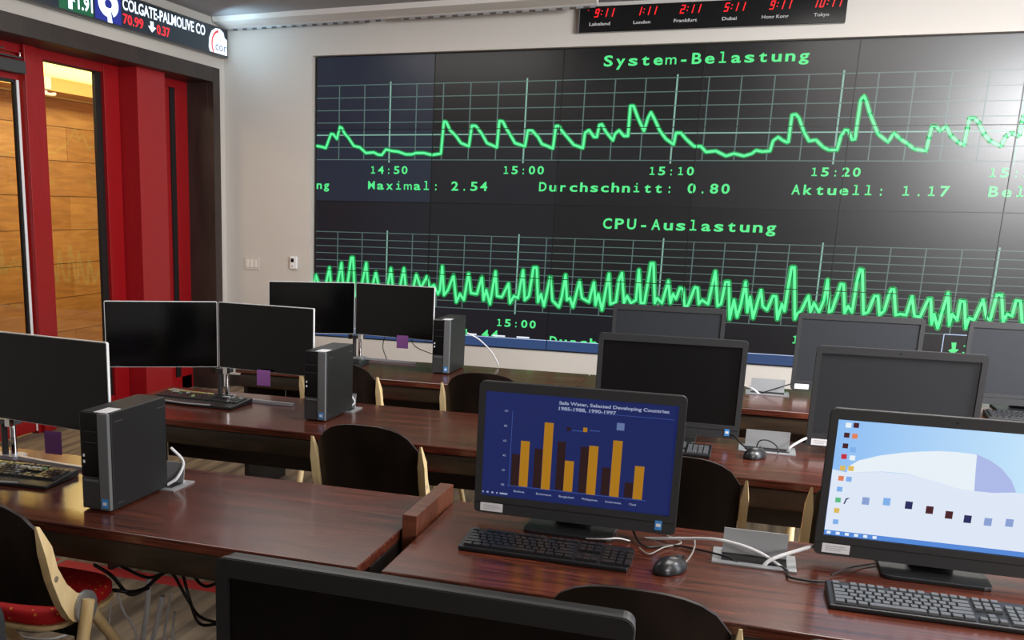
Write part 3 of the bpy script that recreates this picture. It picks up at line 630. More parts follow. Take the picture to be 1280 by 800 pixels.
bars(S1, [(222, 628, 0, 234, 424, 0), (362, 640, 0, 382, 390, 0), (508, 655, 0, 530, 343, 0)], 'c_brown')
bars(S1, [(270, 632, 0, 296, 340, 0), (412, 650, 0, 450, 222, 0), (558, 664, 0, 578, 468, 0)], 'c_gold')
bars(S2, [(34, 590, 0, 52, 320, 0), (166, 604, 0, 178, 442, 0), (304, 618, 0, 310, 530, 0)], 'c_brown')
bars(S2, [(80, 600, 0, 104, 315, 0), (216, 612, 0, 246, 284, 0), (356, 628, 0, 370, 434, 0)], 'c_gold')
ax = MB(); ya = .0057
o_ = L1(*S1(200, 625)); e_ = L1(*S2(435, 632)); tz = L1(*S1(238, 150))[2]
hline(ax, o_[0], e_[0], o_[2] - .001, .0016, ya); vline(ax, o_[0] + .005, o_[2], tz, .0014, ya)
u0 = L1(698, 507); u1 = L1(843, 523); hline(ax, u0[0], u1[0], u0[2] - .012, .0012, ya)
link('chart_axis', ax, M['c_line'], s1)
def ctext(s, o, h, w_=None, b=0.0): link('lettering', text(MB(), s, o, U, V, h, w_, b), M['c_txt'], s1)
a_ = L1(699, 504); b_ = L1(837, 513)
ctext('Safe Water, Selected Developing Countries', (a_[0], .0055, a_[2] - .003), .0085, b_[0] - a_[0], .03); ctext('1985-1988, 1990-1997', (a_[0], .0055, a_[2] - .018), .0085, (b_[0] - a_[0]) * .53, .03)
gap = (e_[0] - o_[0]) / 6
for i, s in enumerate(('Bolivia', 'Botswana', 'Bangladesh', 'Philippines', 'Indonesia', 'Chad')): ctext(s, (o_[0] + .02 + gap * i, .0055, o_[2] - .018), .0055, .018 if i == 5 else .042 if i else .03, .01)
for i in range(6): ctext(str(i * 20), (o_[0] - .017, .0055, o_[2] - .003 + (tz - o_[2]) * i / 5), .0055, .009)
lg = MB(); q = L1(729, 537); lg.quad((q[0], .0054, q[2] - .006), (q[0] + .011, .0054, q[2] - .006), (q[0] + .011, .0054, q[2] + .006), (q[0], .0054, q[2] + .006)); link('legend_key', lg, M['c_gold'], s1)
q = L1(714, 537); link('legend_key', MB().quad((q[0] - .012, .0054, q[2] - .004), (q[0] - .001, .0054, q[2] - .004), (q[0] - .001, .0054, q[2] + .006), (q[0] - .012, .0054, q[2] + .006)), M['c_brown'], s1)
q = L1(771, 533); link('map_icon', MB().quad((q[0], .0054, q[2] - .01), (q[0] + .02, .0054, q[2] - .01), (q[0] + .02, .0054, q[2] + .01), (q[0], .0054, q[2] + .01)), M['c_ico'], s1)
for lx_ in (715, 737):
    mb = MB(); q = L1(lx_, 538); hline(mb, q[0], q[0] + .028, q[2], .0022, .0054); link('legend_caption', mb, M['c_line'], s1)
mb = MB(); q0 = L1(603, 614)
for k_, ww in ((0, .004), (.012, .006), (.026, .006), (.040, .004), (.05, .022)): mb.quad((q0[0] + k_, .0054, q0[2] - .002), (q0[0] + k_ + ww, .0054, q0[2] - .002), (q0[0] + k_ + ww, .0054, q0[2] + .0025), (q0[0] + k_, .0054, q0[2] + .0025))
link('tray_icon', mb, M['c_txt'], s1, kind='stuff')
# picture on the desktop screen
emit_set('d_', {'sky': (150, 200, 250), 'shell': (238, 248, 255), 'wing': (228, 238, 254), 'shade': (176, 190, 238), 'pane': (34, 38, 92), 'pane_l': (140, 164, 216), 'task': (84, 140, 222), 'red': (200, 44, 60), 'orange': (230, 130, 90), 'dark': (70, 24, 34), 'green': (90, 190, 130), 'yellow': (226, 190, 90), 'ltblue': (130, 180, 240)})
def L2(x, y, dy=-.0003): p = at_y(x, y, YA + .006); return (p.x - a2.location.x, .006 + dy, p.z - DZ)
hw, b0, b1 = .2552, .0768, .3735
def poly(nm, pts, mm, dy): return link(nm, MB().add([(x, .006 - dy, z) for x, z in pts], [tuple(range(len(pts)))]), M[mm], s2)
skym = D.materials.new('screen_sky_picture'); skym.use_nodes = True; nt = skym.node_tree; bb = nt.nodes['Principled BSDF']; bb.inputs['Base Color'].default_value = (.01, .01, .01, 1)
tcn = nt.nodes.new('ShaderNodeTexCoord'); sp_ = nt.nodes.new('ShaderNodeSeparateXYZ'); rp = nt.nodes.new('ShaderNodeValToRGB'); nt.links.new(tcn.outputs['Generated'], sp_.inputs[0]); nt.links.new(sp_.outputs['X'], rp.inputs[0])
rp.color_ramp.elements[0].color = srgb(140, 190, 246); rp.color_ramp.elements[1].color = srgb(206, 238, 255)
nt.links.new(rp.outputs[0], bb.inputs['Emission Color']); bb.inputs['Emission Strength'].default_value = .95; M['d_skyp'] = skym
poly('sky_picture', [(-hw, b0), (hw, b0), (hw, b1), (-hw, b1)], 'd_skyp', .0002)
def P2(S, pts): return [(L2(*S(x, y))[0], L2(*S(x, y))[2]) for x, y in pts]
S3 = lambda x, y: (1030 + x / 4.569, 515 + y / 4.569)
S4 = lambda x, y: (1150 + x / 4.208, 530 + y / 4.208)
dome = P2(S3, [(130, 345), (140, 310), (200, 276), (320, 248), (450, 232), (548, 226)]) + P2(S4, [(100, 142), (200, 148), (290, 160), (370, 192), (430, 235), (480, 295), (506, 360), (380, 362), (280, 352), (200, 340), (100, 306), (0, 280)]) + P2(S3, [(480, 352), (330, 340)])
dome = [(min(x, hw - .0005), z) for x, z in dome]
poly('building_picture', dome, 'd_shell', .0004)
sh = P2(S4, [(300, 160), (370, 192), (430, 235), (480, 295), (506, 360), (380, 362), (285, 352), (292, 250)]); poly('building_picture', [(min(x, hw - .0006), z) for x, z in sh], 'd_shade', .0006)
lo = P2(S3, [(130, 345), (330, 342), (480, 354)]) + P2(S4, [(0, 280), (100, 306), (200, 340), (285, 352), (400, 362), (506, 362)])
lo = [(x, z) for x, z in lo if x < hw - .002]; zr = lo[-1][1]
lo = [(-hw + .0005, b0 + .006), (-hw + .0005, lo[0][1] + .005)] + lo + [(hw - .0005, zr), (hw - .0005, b0 + .006)]
poly('building_picture', lo, 'd_wing', .0005)
for S, x, y, mm in ((S3, 238, 508, 'd_pane_l'), (S3, 358, 512, 'd_ltblue'), (S3, 484, 532, 'd_pane'), (S4, 50, 452, 'd_dark'), (S4, 152, 478, 'd_dark'), (S4, 250, 500, 'd_pane'), (S4, 357, 515, 'd_pane_l'), (S4, 470, 520, 'd_pane_l')):
    q = L2(*S(x, y))
    if q[0] < hw - .01: poly('picture_window', [(q[0] - .008, q[2] - .0095), (q[0] + .008, q[2] - .0095), (q[0] + .008, q[2] + .0095), (q[0] - .008, q[2] + .0095)], mm, .0008)
q = P2(S3, [(110, 525), (125, 492), (150, 490), (130, 500), (118, 525)]); poly('picture_window', q, 'd_pane', .0008)
poly('taskbar', [(-hw, b0), (hw, b0), (hw, b0 + .0125), (-hw, b0 + .0125)], 'd_task', .0008)
for x, y, mm in ((140, 75, 'd_shell'), (184, 76, 'd_dark'), (130, 132, 'd_dark'), (176, 138, 'd_orange'), (122, 193, 'd_dark'), (166, 215, 'd_ltblue'), (114, 254, 'd_red'), (162, 262, 'd_shell'), (106, 320, 'd_yellow'), (154, 322, 'd_yellow'), (97, 378, 'd_orange'), (142, 383, 'd_ltblue'), (89, 440, 'd_ltblue'), (80, 502, 'd_green'), (72, 562, 'd_yellow'), (66, 626, 'd_ltblue')):
    q = L2(*S3(x, y)); s_ = .0062
    ic = poly('desktop_icon', [(q[0] - s_, q[2] - s_), (q[0] + s_, q[2] - s_), (q[0] + s_, q[2] + s_), (q[0] - s_, q[2] + s_)], mm, .0010)
mb = MB()
for i in range(6): mb.quad(*[(-hw + .006 + i * .021 + a, .0049, b0 + .003 + b) for a, b in ((0, 0), (.009, 0), (.009, .007), (0, .007))])
link('taskbar_icon', mb, M['d_shell'], s2, kind='stuff')

# ------------------------------------------------------------------ keyboards
def key_layout():
    K = []; u = .0188
    def row(y, x, ws, h=1):
        for w_ in ws:
            if w_ > 0: K.append((x, y, w_ * u - .0016, h * u - .0022))
            x += abs(w_) * u
    row(5.35, 0, [1, -1, 1, 1, 1, 1, -.5, 1, 1, 1, 1, -.5, 1, 1, 1, 1, -.3, 1, 1, 1])
    row(4.1, 0, [1] * 13 + [2, -.3, 1, 1, 1, -.3, 1, 1, 1, 1])
    row(3.1, 0, [1.5] + [1] * 12 + [1.5, -.3, 1, 1, 1, -.3, 1, 1, 1]); row(2.1, 0, [1.75] + [1] * 11 + [2.25, -3.6, 1, 1, 1])
    row(1.1, 0, [2.25] + [1] * 10 + [2.75, -1.3, 1, -1.3, 1, 1, 1]); row(.1, 0, [1.25, 1.25, 1.25, 6.25, 1.25, 1.25, 1.25, 1.25, -.3, 1, 1, 1, -.3, 2, 1])
    xr = (15 + .3 + 3 + .3 + 3) * u
    K.append((xr, 2.1, u - .0016, 2 * u - .0022)); K.append((xr, .1, u - .0016, 2 * u - .0022))
    return [(x, y * u, w_, h) for x, y, w_, h in K]
def keycap(w_, h, t=.006):
    i = .0018
    return MB().add([(0, 0, 0), (w_, 0, 0), (w_, h, 0), (0, h, 0), (i, i * .6, t), (w_ - i, i * .6, t), (w_ - i, h - i, t), (i, h - i, t)], [(4, 5, 6, 7), (0, 1, 5, 4), (1, 2, 6, 5), (2, 3, 7, 6), (3, 0, 4, 7)])
def make_keyboard(loc, label, rz=0, single=False, kmat='key', colour=False, palm=0.0, wdt=.445):
    t = thing('keyboard', label, 'keyboard', loc, rz, 'black desktop keyboards')
    # origin: desk, centre of the near edge; slopes up towards the back
    dep = .135 + palm; h0, h1 = .012, .024
    link('body', MB().prism([(0, .001), (dep, .001), (dep, h1), (0, h0)], (-wdt / 2, 0, 0), (0, 1, 0), (0, 0, 1), (wdt, 0, 0)), M['kbody'], t, bevel=.003)
    sl = (h1 - h0) / dep; cache = {}; rest = {}
    for i, (x, y, w_, h) in enumerate(key_layout()):
        yy = y + .008 + palm; zz = h0 + sl * yy + .0005; xx = x - wdt / 2 + .012
        km = kmat
        if colour:
            r = int(y / .0188)
            if r >= 5 and x < .23: km = 'key_y'
            elif r == 4 and random.random() < .25: km = 'key_w'
            elif random.random() < .05: km = random.choice(['key_g', 'key_g', 'key_w', 'key_y'])
        if single:
            kk = (round(w_, 4), round(h, 4))
            if kk not in cache:
                o = link('key', keycap(w_, h), M[km], t); cache[kk] = o.data; o.location = (xx, yy, zz); o.rotation_euler = (math.atan(sl), 0, 0)
            else:
                o = D.objects.new('key', cache[kk]); COL.objects.link(o); o.parent = t; o.location = (xx, yy, zz); o.rotation_euler = (math.atan(sl), 0, 0)
        else:
            c = keycap(w_, h); rest.setdefault(km, MB()).add([(p[0] + xx, p[1] + yy, p[2] + zz + p[1] * sl) for p in c.v], c.f)
    for km, mb in rest.items(): link('keys', mb, M[km], t, kind='stuff')
    if palm: link('silver_trim', MB().tube(spline([(-.12, .004, h0 + .002), (0, -.006, h0 + .001), (.12, .004, h0 + .002)]), .0035, 6), M['silver'], t)
    return t
make_keyboard((3.118, -5.775, DZ), 'black keyboard in front of the bar chart computer', single=True, wdt=.43)
make_keyboard((4.005, -5.825, DZ), 'black keyboard with shiny keys in front of the pale blue desktop computer', single=True, kmat='key_glint', rz=.02)
make_keyboard((3.245, -4.43, DZ), 'black keyboard mostly hidden behind the bar chart computer', kmat='key_glint')
make_keyboard((4.80, -3.12, DZ), 'black keyboard at the far right below the all in one cut by the frame')
make_keyboard((1.37, -5.76, DZ), 'dark keyboard with coloured keys beside the nearest black tower', colour=True, palm=.05, rz=.06)
make_keyboard((1.285, -4.385, DZ), 'dark keyboard with coloured keys under the middle twin monitors', colour=True, palm=.06, rz=-.05)
make_keyboard((1.35, -3.05, DZ), 'dark keyboard with coloured keys under the farthest twin monitors', colour=True, palm=.05)

# ------------------------------------------------------------------ mice
def make_mouse(loc, rz, label):
    t = thing('mouse', label, 'mouse', loc, rz, 'black computer mice')
    b = bmesh.new(); bmesh.ops.create_uvsphere(b, u_segments=20, v_segments=12, radius=1)
    for v in b.verts:
        x, y, z = v.co; v.co = (x * (.031 + .003 * -y), y * .056, max(z, -.12) * (.034 - .006 * y) + .005)
    me = D.meshes.new('shell'); b.to_mesh(me); b.free()
    for p in me.polygons: p.use_smooth = True
    me.materials.append(M['mouse']); o = D.objects.new('shell', me); COL.objects.link(o); o.parent = t
    link('scroll_wheel', MB().tube([(-.004, .028, .031), (.004, .028, .031)], .007, 10), M['dgrey'], t)
    link('button_seam', MB().box(-.0006, .0006, .012, .05, .018, .0325), M['dark'], t)
    return t
make_mouse((3.43, -5.715, DZ), -.6, 'black mouse right of the keyboard of the bar chart computer')
make_mouse((3.62, -4.335, DZ), -.6, 'black mouse in front of the cable hatch on the second right desk')

# ------------------------------------------------------------------ slim twin monitors on a chrome post stand
def make_twin(hinge, la, ra, left_label, right_label, stand_label, cut_left=False):
    hx, hy = hinge; Wm, Hm, zb = .49, .292, .148
    for side, ang, lb in ((-1, la, left_label), (1, ra, right_label)):
        t = thing('slim_monitor', lb, 'monitor', (hx + side * .003, hy, DZ), math.radians(ang), 'slim twin monitors')
        x0, x1 = (-Wm, 0) if side < 0 else (0, Wm)
        link('housing', MB().prism(rrect(x0, x1, zb, zb + Hm, .006, 3), (0, .0, 0), U, V, (0, .010, 0)), M['white'], t)
        link('screen', MB().prism(rrect(x0 + .003, x1 - .003, zb + .002, zb + Hm - .003, .004, 3), (0, -.0012, 0), U, V, (0, .0011, 0)), M['offg'], t)
        link('back_cover', MB().prism(rrect(x0 + .08, x1 - .08, zb + .03, zb + Hm - .08, .02, 3), (0, .0101, 0), U, V, (0, .022, 0)), M['white'], t, bevel=.004)
        link('button_row', MB().box(x0 + .03, x0 + .06, -.0018, -.0012, zb + .006, zb + .008), M['dgrey'], t)
        link('neck_bracket', B(-.034 if side < 0 else .012, -.012 if side < 0 else .034, .0105, .03, zb - .03, zb + .1), M['chrome'], t)
    s = thing('monitor_stand', stand_label, 'stand', (hx, hy + .045, DZ))
    link('post', MB().tube([(.018, 0, .008), (.018, 0, .118)], .011, 14), M['chrome'], s, smooth=True)
    link('post', MB().tube([(-.018, 0, .008), (-.018, 0, .118)], .011, 14), M['dgrey'], s, smooth=True)
    link('crossbar', B(-.034, .034, -.014, .03, .118, .135), M['dgrey'], s)
    for a, b in (((.01, 0), (.37, -.045)), ((-.01, 0), (-.30, .05))):
        pts = [(a[0] + (b[0] - a[0]) * i / 5, a[1] + (b[1] - a[1]) * i / 5 - .008 * math.sin(i / 5 * 3.14), .007) for i in range(6)]
        mb = MB()
        for p, q in zip(pts, pts[1:]):
            mb.add([(p[0], p[1] - .011, .001), (q[0], q[1] - .011, .001), (q[0], q[1] + .011, .001), (p[0], p[1] + .011, .001), (p[0], p[1] - .008, .013), (q[0], q[1] - .008, .013), (q[0], q[1] + .008, .013), (p[0], p[1] + .008, .013)], [(3, 2, 1, 0), (4, 5, 6, 7), (0, 1, 5, 4), (2, 3, 7, 6), (1, 2, 6, 5), (3, 0, 4, 7)])
        link('foot_arm', mb, M['silver'], s)
    link('hub', MB().prism(rrect(-.05, .05, -.03, .04, .02, 4), (0, 0, .0006), (1, 0, 0), (0, 1, 0), (0, 0, .012)), M['silver'], s)
make_twin((1.222, -5.50), 27.9, -8, 'slim black monitor outside the frame to the left of the nearest twin pair', 'slim monitor with white side edge at the left frame edge, behind the nearest tower', 'chrome monitor stand of the nearest twin monitors')
make_twin((1.342, -4.19), 27.9, -7.1, 'left of the two slim black monitors in front of the red column', 'right of the two slim black monitors in front of the dark door frame', 'chrome post stand of the middle twin monitors with white foot')
make_twin((1.438, -2.75), 21, -7.6, 'left of the two farthest slim monitors, in front of the thermostat wall', 'right of the two farthest slim monitors, in front of the lower left video wall', 'chrome post stand of the farthest twin monitors')
def note(px, Y, lb, rz):
    (x0, y0, x1, y1) = px; a = at_y(x0, y0, Y); b = at_y(x1, y1, Y)
    o = link('sticky_note', MB().quad((0, 0, b.z - a.z), (b.x - a.x, 0, b.z - a.z), (b.x - a.x, .0, -.012), (0, 0, -.012)).quad((0, 0, -.012), (b.x - a.x, 0, -.012), (b.x - a.x, .0015, 0), (0, .0015, 0)), M['note'], loc=(a.x, a.y, a.z))
    thing('', lb, 'note', obj=o, group='purple sticky notes'); return o
note((55, 538, 78, 569), -5.545, 'purple sticky note under the monitor at the left frame edge', 0)
note((321, 462, 338, 483), -4.24, 'purple sticky note under the middle right slim monitor', 0)
note((496, 419, 510, 436), -2.80, 'purple sticky note under the farthest right slim monitor', 0)

# ------------------------------------------------------------------ tower computers
def make_tower():
    t = thing('tower_computer', '', 'computer', (0, 0, 0), 0, 'black tower computers')
    # origin: desk, near right corner; width to -x, depth to +y
    w_, d_, h = .098, .30, .288
    link('case', B(-w_, 0, .012, d_, .004, h), M['tower'], t, bevel=.003)
    link('front_bay', B(-w_ + .001, -w_ * .38, 0, .0118, .10, h - .001), M['tower_front'], t, bevel=.003)
    link('front_grille', B(-w_ + .001, -w_ * .38, 0, .0118, .006, .0995), M['dgrey'], t, bevel=.003)
    link('front_strip', B(-w_ * .38 + .0004, -.002, -.003, .0118, .006, h - .001), M['grey'], t, bevel=.003)
    link('drive_slot', MB().box(-w_ + .008, -w_ * .42, -.0008, 0, .2, .2015).box(-w_ + .008, -w_ * .42, -.0008, 0, .232, .2335), M['dgrey'], t)
    link('handle_bar', B(-w_ + .01, -w_ * .40, -.004, -.0003, .088, .093), M['grey'], t)
    link('usb_port', MB().box(-w_ + .009, -w_ + .015, -.001, 0, .14, .148).box(-w_ + .009, -w_ + .015, -.001, 0, .158, .166), M['white'], t)
    bd = link('badge', B(-.030, -.010, -.0044, -.003, .014, .040), M['badge'], t); link('print', B(-.026, -.014, -.005, -.0044, .022, .031), M['sticker'], bd)
    link('asset_label', B(-.05, -.008, .004, .075, h + .0002, h + .0012), M['sticker'], t)
    for q_ in ((.03, .07, h - .03, h - .026), (d_ - .05, d_ - .01, h - .03, h - .026), (.03, .06, .02, .023)): link('side_mark', B(.0002, .0008, *q_), M['dgrey'], t)
    link('foot', MB().box(-w_ + .01, -.01, .02, .04, 0.0005, .004).box(-w_ + .01, -.01, d_ - .04, d_ - .02, .0005, .004), M['dark'], t)
    return t
tw = make_tower(); tw.location = (1.912, -5.865, DZ); tw['label'] = 'nearest black tower computer with grey front strip, left foreground desk'
dup(tw, (1.972, -4.445, DZ), 0, 'black tower computer right of the middle twin monitors')
dup(tw, (2.084, -3.02, DZ), 0, 'small looking black tower computer right of the farthest twin monitors')

# ------------------------------------------------------------------ chairs
def make_chair():
    t = thing('stacking_chair', '', 'chair', (0, 0, 0), 0, 'dark back chairs with maple frames and red seats')
    # origin: floor; faces +y
    hw_ = .185; n = 12; m_ = 10
    def top(u): return .875 - .055 * abs(u) ** 2.6 - .03 * abs(u) ** 8
    v, f = [], []
    for lay in (0, 1):
        for j in range(m_ + 1):
            for i in range(n + 1):
                u = -1 + 2 * i / n; z = .572 + (top(u) - .572) * j / m_; s = (z - .50) / .375
                y = -.165 - .095 * s + (.03 * (1 - u * u)) * -1 + (.012 if lay else 0)
                v.append((u * hw_, y, z))
    S_ = (m_ + 1) * (n + 1)
    for j in range(m_):
        for i in range(n):
            a = j * (n + 1) + i; f.append((a, a + 1, a + n + 2, a + n + 1)); f.append((S_ + a, S_ + a + n + 1, S_ + a + n + 2, S_ + a + 1))
    bd = [i for i in range(n + 1)] + [j * (n + 1) + n for j in range(1, m_ + 1)] + [m_ * (n + 1) + i for i in range(n - 1, -1, -1)] + [j * (n + 1) for j in range(m_ - 1, 0, -1)]
    for a, b in zip(bd, bd[1:] + bd[:1]): f.append((a, S_ + a, S_ + b, b))
    link('backrest', MB().add(v, f), M['shell'], t, smooth=True)
    # seat: plywood pan with a rounded front and a red cushion
    def outline(k):
        p = []
        for i in range(24):
            a = 2 * math.pi * i / 24; c, s = math.cos(a), math.sin(a); e = .55
            p.append((k * .172 * math.copysign(abs(c) ** e, c), -.005 + k * .172 * math.copysign(abs(s) ** e, s)))
        return p
    link('seat_pan', MB().prism(outline(1.0), (0, 0, .482), (1, 0, 0), (0, 1, 0), (0, 0, .012)), M['maple'], t, bevel=.003)
    link('seat_cushion', MB().prism(outline(.985), (0, 0, .4942), (1, 0, 0), (0, 1, 0), (0, 0, .044)), M['seat'], t, bevel=.016, seg=3, smooth=True)
    prof = [(-.262, .815), (-.249, .811), (-.216, .751), (-.199, .688), (-.167, .633), (-.124, .592), (-.075, .572), (-.05, .54), (-.08, .50), (-.144, .518), (-.163, .536), (-.193, .583), (-.224, .657), (-.245, .737)]
    for s in (-1, 1):
        x = s * .2
        th_ = lambda z: .0125 * min(1, .22 + (.815 - z) / .085); n_ = len(prof)
        fm = MB().add([(x - th_(z), y, z) for y, z in prof] + [(x + th_(z), y, z) for y, z in prof], [tuple(range(n_ - 1, -1, -1)), tuple(range(n_, 2 * n_))] + [(q, (q + 1) % n_, n_ + (q + 1) % n_, n_ + q) for q in range(n_)])
        link('side_frame', fm, M['maple'], t)
        link('pivot_disc', MB().tube([(x + s * .011, -.098, .545), (x + s * .022, -.098, .545)], .046, 24), M['steel'], t)
        xf = x + s * .020
        link('leg', MB().tube([(xf + s * .012, -.105, .572), (xf + s * .006, -.19, .27), (xf + s * .006, -.30, .012)], .018, 12, .013), M['maple'], t, smooth=True)
        link('leg', MB().tube([(x - s * .004, -.07, .54), (x + s * .01, .14, .27), (x + s * .014, .335, .012)], .0165, 12, .013), M['maple'], t, smooth=True)
        link('screw_cap', MB().tube([(x + s * .011, -.207, .66), (x + s * .0125, -.207, .66)], .009, 10), M['steel'], t)
    link('seat_bracket', MB().box(-.2, .2, -.11, -.085, .46, .4815).box(-.2, -.185, -.11, -.085, .43, .54).box(.185, .2, -.11, -.085, .43, .54), M['bezel'], t)
    return t
chair = make_chair(); chair.location = (1.748, -5.98, 0)
chair['label'] = 'dark backed chair with maple side frame at the bottom left, backpack standing behind it'
for x, y, lb in ((3.395, -5.96, 'dark chair back rising in front of the nearest right desk, behind the foreground screens'),
                 (2.352, -4.74, 'dark backed chair with red seat in the gap behind the nearest left desk'),
                 (3.392, -4.74, 'dark backed chair right behind the bar chart computer'),
                 (3.975, -4.74, 'chair whose left maple upright shows beside the pale blue desktop computer'),
                 (1.722, -3.44, 'dark chair back with right maple upright, behind the middle tower'),
                 (2.442, -3.44, 'dark chair back above the middle desk, just left of the bar chart computer top'),
                 (3.28, -3.44, 'chair hidden behind the dark all in one with the blue badge'),
                 (4.035, -3.44, 'chair whose maple upright peeks out left of the grey all in one')):
    dup(chair, (x, y, 0), 0, lb)

# ------------------------------------------------------------------ backpack on the back of the first chair
bp = thing('backpack', 'dark grey backpack standing upright behind the bottom left chair', 'bag', (1.765, -6.40, 0))
link('body', MB().prism(rrect(-.17, .17, .003, .675, .07, 5), (0, -.09, 0), U, V, (0, .15, 0)), M['bag'], bp, bevel=.025, seg=3, smooth=True)
link('front_pocket', MB().prism(rrect(-.13, .13, .32, .50, .04, 5), (0, -.125, 0), U, V, (0, .04, 0)), M['bag'], bp, bevel=.015, seg=3, smooth=True)
link('carry_handle', MB().tube(spline([(-.05, -.02, .672), (-.04, -.02, .70), (.04, -.02, .70), (.05, -.02, .672)]), .008, 6), M['bag'], bp)
for sx in (-1, 1): link('shoulder_strap', MB().tube(spline([(sx * .07, .055, .6), (sx * .09, .075, .45), (sx * .10, .075, .3), (sx * .08, .055, .12)]), .012, 6), M['bag'], bp)
link('zip', MB().tube(spline([(-.13, -.095, .5), (-.12, -.097, .6), (0, -.097, .635), (.12, -.097, .6), (.13, -.095, .5)]), .003, 5), M['dark'], bp)

# ------------------------------------------------------------------ cables
def cable(name, pts, r, mm, lb, group=None):
    o = link(name, MB().tube(spline(pts, 8), r, 8), M[mm], smooth=True); thing('', lb, 'cable', obj=o, group=group); return o
zt = DZ + .006
def zp(x, y, z): p = at_z(x, y, z); return (p.x, p.y, p.z)
cable('power_cable', [tuple(at_y(*q)) for q in ((803, 673, -5.46), (850, 673, -5.49), (893, 674, -5.54), (925, 681, -5.555), (950, 691, -5.56), (966, 701, -5.565), (977, 709, -5.57))], .0042, 'wcable', 'white cable arching from the bar chart computer into the nearest cable hatch')
cable('power_cable', [tuple(at_y(*q)) for q in ((1021, 681, -5.47), (998, 688, -5.52), (975, 695, -5.565), (960, 702, -5.58), (952, 711, -5.585))], .0048, 'wcable', 'white cable from the nearest cable hatch to the pale blue desktop computer')
cable('mouse_cable', [tuple(at_y(*q)) for q in ((851, 709, -5.66), (862, 697, -5.60), (868, 684, -5.53), (868, 673, -5.49))], .0022, 'gcable', 'thin grey cord rising from the nearest mouse')
cable('mouse_cable', [(3.20, -5.56, zt), (3.25, -5.60, .764), (3.285, -5.585, .766), (3.31, -5.53, zt)], .002, 'wcable', 'thin white cord looping behind the bar chart keyboard')
cable('data_cable', [(3.30, -5.44, .762), (3.35, -5.56, zt), (3.43, -5.52, zt), (3.55, -5.57, zt + .004), (3.585, -5.59, .742)], .0028, 'bcable', 'black cord running from under the bar chart computer to the nearest hatch')
cable('data_cable', [(3.685, -5.57, .742), (3.70, -5.62, .748), (3.705, -5.66, zt), (3.76, -5.665, zt), (3.80, -5.65, zt)], .003, 'bcable', 'black cord looping out of the nearest hatch towards the shiny keyboard')
cable('data_cable', [(3.34, -5.58, zt), (3.37, -5.62, zt), (3.40, -5.55, zt), (3.44, -5.49, zt), (3.40, -5.44, zt)], .002, 'gcable', 'grey cord tangled behind the nearest mouse')
cable('data_cable', [(3.80, -5.60, zt), (3.84, -5.55, .752), (3.87, -5.50, zt), (3.93, -5.44, zt)], .0022, 'bcable', 'black cord behind the left end of the shiny keyboard')
cable('power_cable', [(3.73, -4.20, .744), (3.74, -4.21, .765), (3.78, -4.18, .79), (3.83, -4.10, .80)], .0045, 'wcable', 'white cable from the second right hatch to the grey all in one')
cable('mouse_cable', [(3.60, -4.28, .75), (3.565, -4.22, .765), (3.54, -4.18, .78), (3.50, -4.13, .79)], .003, 'bcable', 'black cord from the farther mouse to the all in one with the blue badge')
cable('data_cable', [(3.62, -4.235, .742), (3.63, -4.23, .78), (3.66, -4.225, .785), (3.69, -4.235, .77), (3.70, -4.24, .742)], .0025, 'bcable', 'black cord looping over the second right hatch')
cable('power_cable', [(3.50, -2.80, .80), (3.55, -2.86, .775), (3.60, -2.90, .765), (3.63, -2.885, .742)], .0045, 'wcable', 'white cable into the hatch below the video wall')
cable('data_cable', [(3.64, -2.88, .744), (3.68, -2.905, .765), (3.74, -2.90, .79), (3.80, -2.80, .80)], .003, 'bcable', 'black cord from the hatch below the video wall to a dark all in one')
cable('power_cable', [(1.905, -5.53, .86), (1.93, -5.50, .81), (1.925, -5.53, .765), (1.90, -5.55, .744)], .0045, 'wcable', 'white cable behind the nearest black tower')
cable('power_cable', [(1.965, -4.14, .80), (1.975, -4.13, .77), (1.95, -4.15, .744)], .004, 'wcable', 'white cable behind the middle black tower')
cable('power_cable', [(2.09, -2.71, .93), (2.15, -2.66, .89), (2.22, -2.64, .82), (2.26, -2.63, .75)], .004, 'wcable', 'white cable behind the farthest black tower')
for a, lb in ((([1.60, -5.47, .86], [1.605, -5.48, .80], [1.63, -5.46, .745]), 'thin black cord hanging behind the nearest slim monitor'), (([1.62, -2.74, .90], [1.60, -2.72, .82], [1.62, -2.70, .745]), 'thin black cord hanging left of the farthest purple note'), (([1.78, -2.76, .90], [1.80, -2.74, .84], [1.90, -2.72, .80], [1.97, -2.70, .79]), 'thin black cord hanging right of the farthest purple note')):
    cable('monitor_cable', a, .0025, 'bcable', lb)
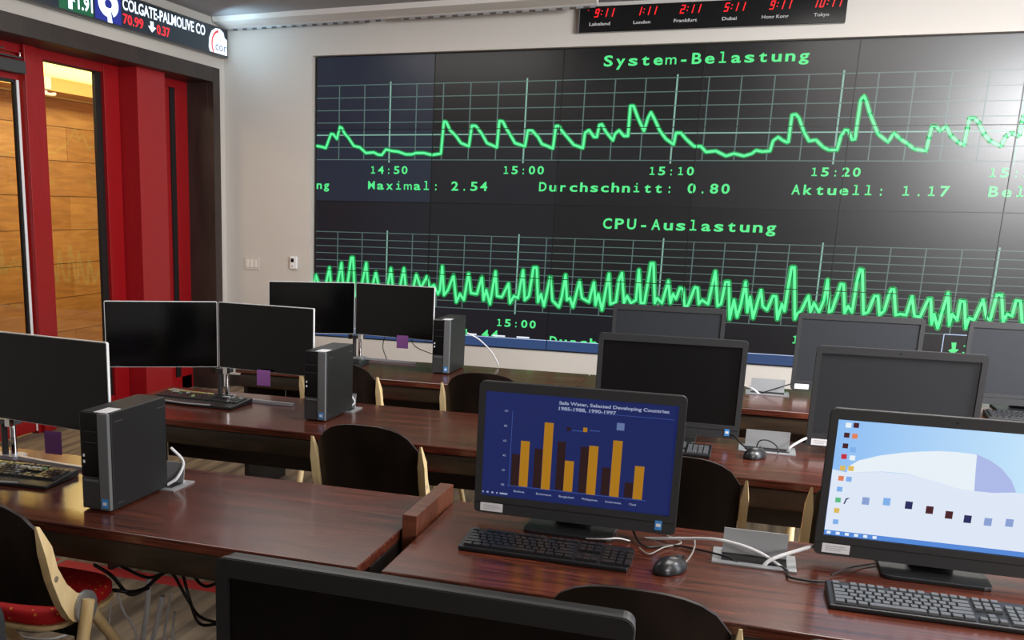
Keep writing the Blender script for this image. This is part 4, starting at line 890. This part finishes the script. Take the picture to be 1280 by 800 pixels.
# below the nearest left desk
def under(pts, r, mm, lb, Y=-5.72, n='data_cable', g_=None):
    cable(n, [tuple(at_y(x, y, Y + (0 if i % 2 else .02))) for i, (x, y) in enumerate(pts)], r, mm, lb, g_)
under([(118, 706), (140, 720), (160, 742), (178, 738), (205, 716), (228, 712)], .006, 'bcable', 'black cord swagged left under the nearest left desk')
under([(134, 697), (160, 712), (185, 722), (205, 716)], .005, 'bcable', 'short black cord under the front apron of the nearest left desk', -5.68)
under([(200, 712), (215, 716), (235, 750), (252, 772), (290, 782)], .005, 'bcable', 'black cord drooping right under the nearest left desk', -5.70)
under([(228, 716), (236, 745), (248, 778), (270, 780), (310, 770)], .005, 'bcable', 'lower black cord loop right under the nearest left desk', -5.74)
under([(240, 718), (254, 732), (268, 730), (290, 715)], .005, 'bcable', 'small black cord loop under the right of the nearest left desk', -5.66)
under([(118, 745), (140, 738), (165, 740), (185, 735)], .0065, 'bcable', 'thick black cord running behind the bottom left chair joint', -5.8)
for i, (pts, r) in enumerate(((((186, 722), (184, 760), (176, 815), (170, 860)), .009), (((203, 745), (196, 780), (186, 820), (180, 860)), .009), (((138, 744), (137, 770), (133, 800), (130, 840)), .004), (((147, 742), (155, 765), (168, 785), (172, 810)), .004), (((214, 740), (210, 765), (206, 790), (205, 830)), .005), (((218, 765), (216, 790), (217, 820)), .0045))):
    wh = ('thick white cable hanging left below the nearest left desk', 'thick white cable hanging in the middle below the nearest left desk', 'thin white cable hanging beside the maple chair leg', 'thin white cable curving down near the chair leg', 'thin white cable hanging right below the nearest left desk', 'shortest white cable hanging below the nearest left desk')[i]
    cable('network_cable', [tuple(at_y(x, y, -5.60)) for x, y in pts], r, 'wcable', wh, 'white cables under the nearest left desk')
for i, (cx, cy, r) in enumerate(((45, 775, .11), (55, 782, .14), (35, 770, .09))):
    c = at_z(cx, cy, .012 + .009 * i); pts = [(c.x + r * math.cos(a * .6) * (1 + .1 * math.sin(a)), c.y + r * .8 * math.sin(a * .6), .008 + .009 * i) for a in range(0, 11)]
    cable('coiled_cable', pts, .005, 'gcable', ('middle sized grey cable coil on the floor under the bottom left chair', 'widest grey cable coil on the floor under the bottom left chair', 'smallest grey cable coil on the floor under the bottom left chair')[i], 'cable coils on the floor')
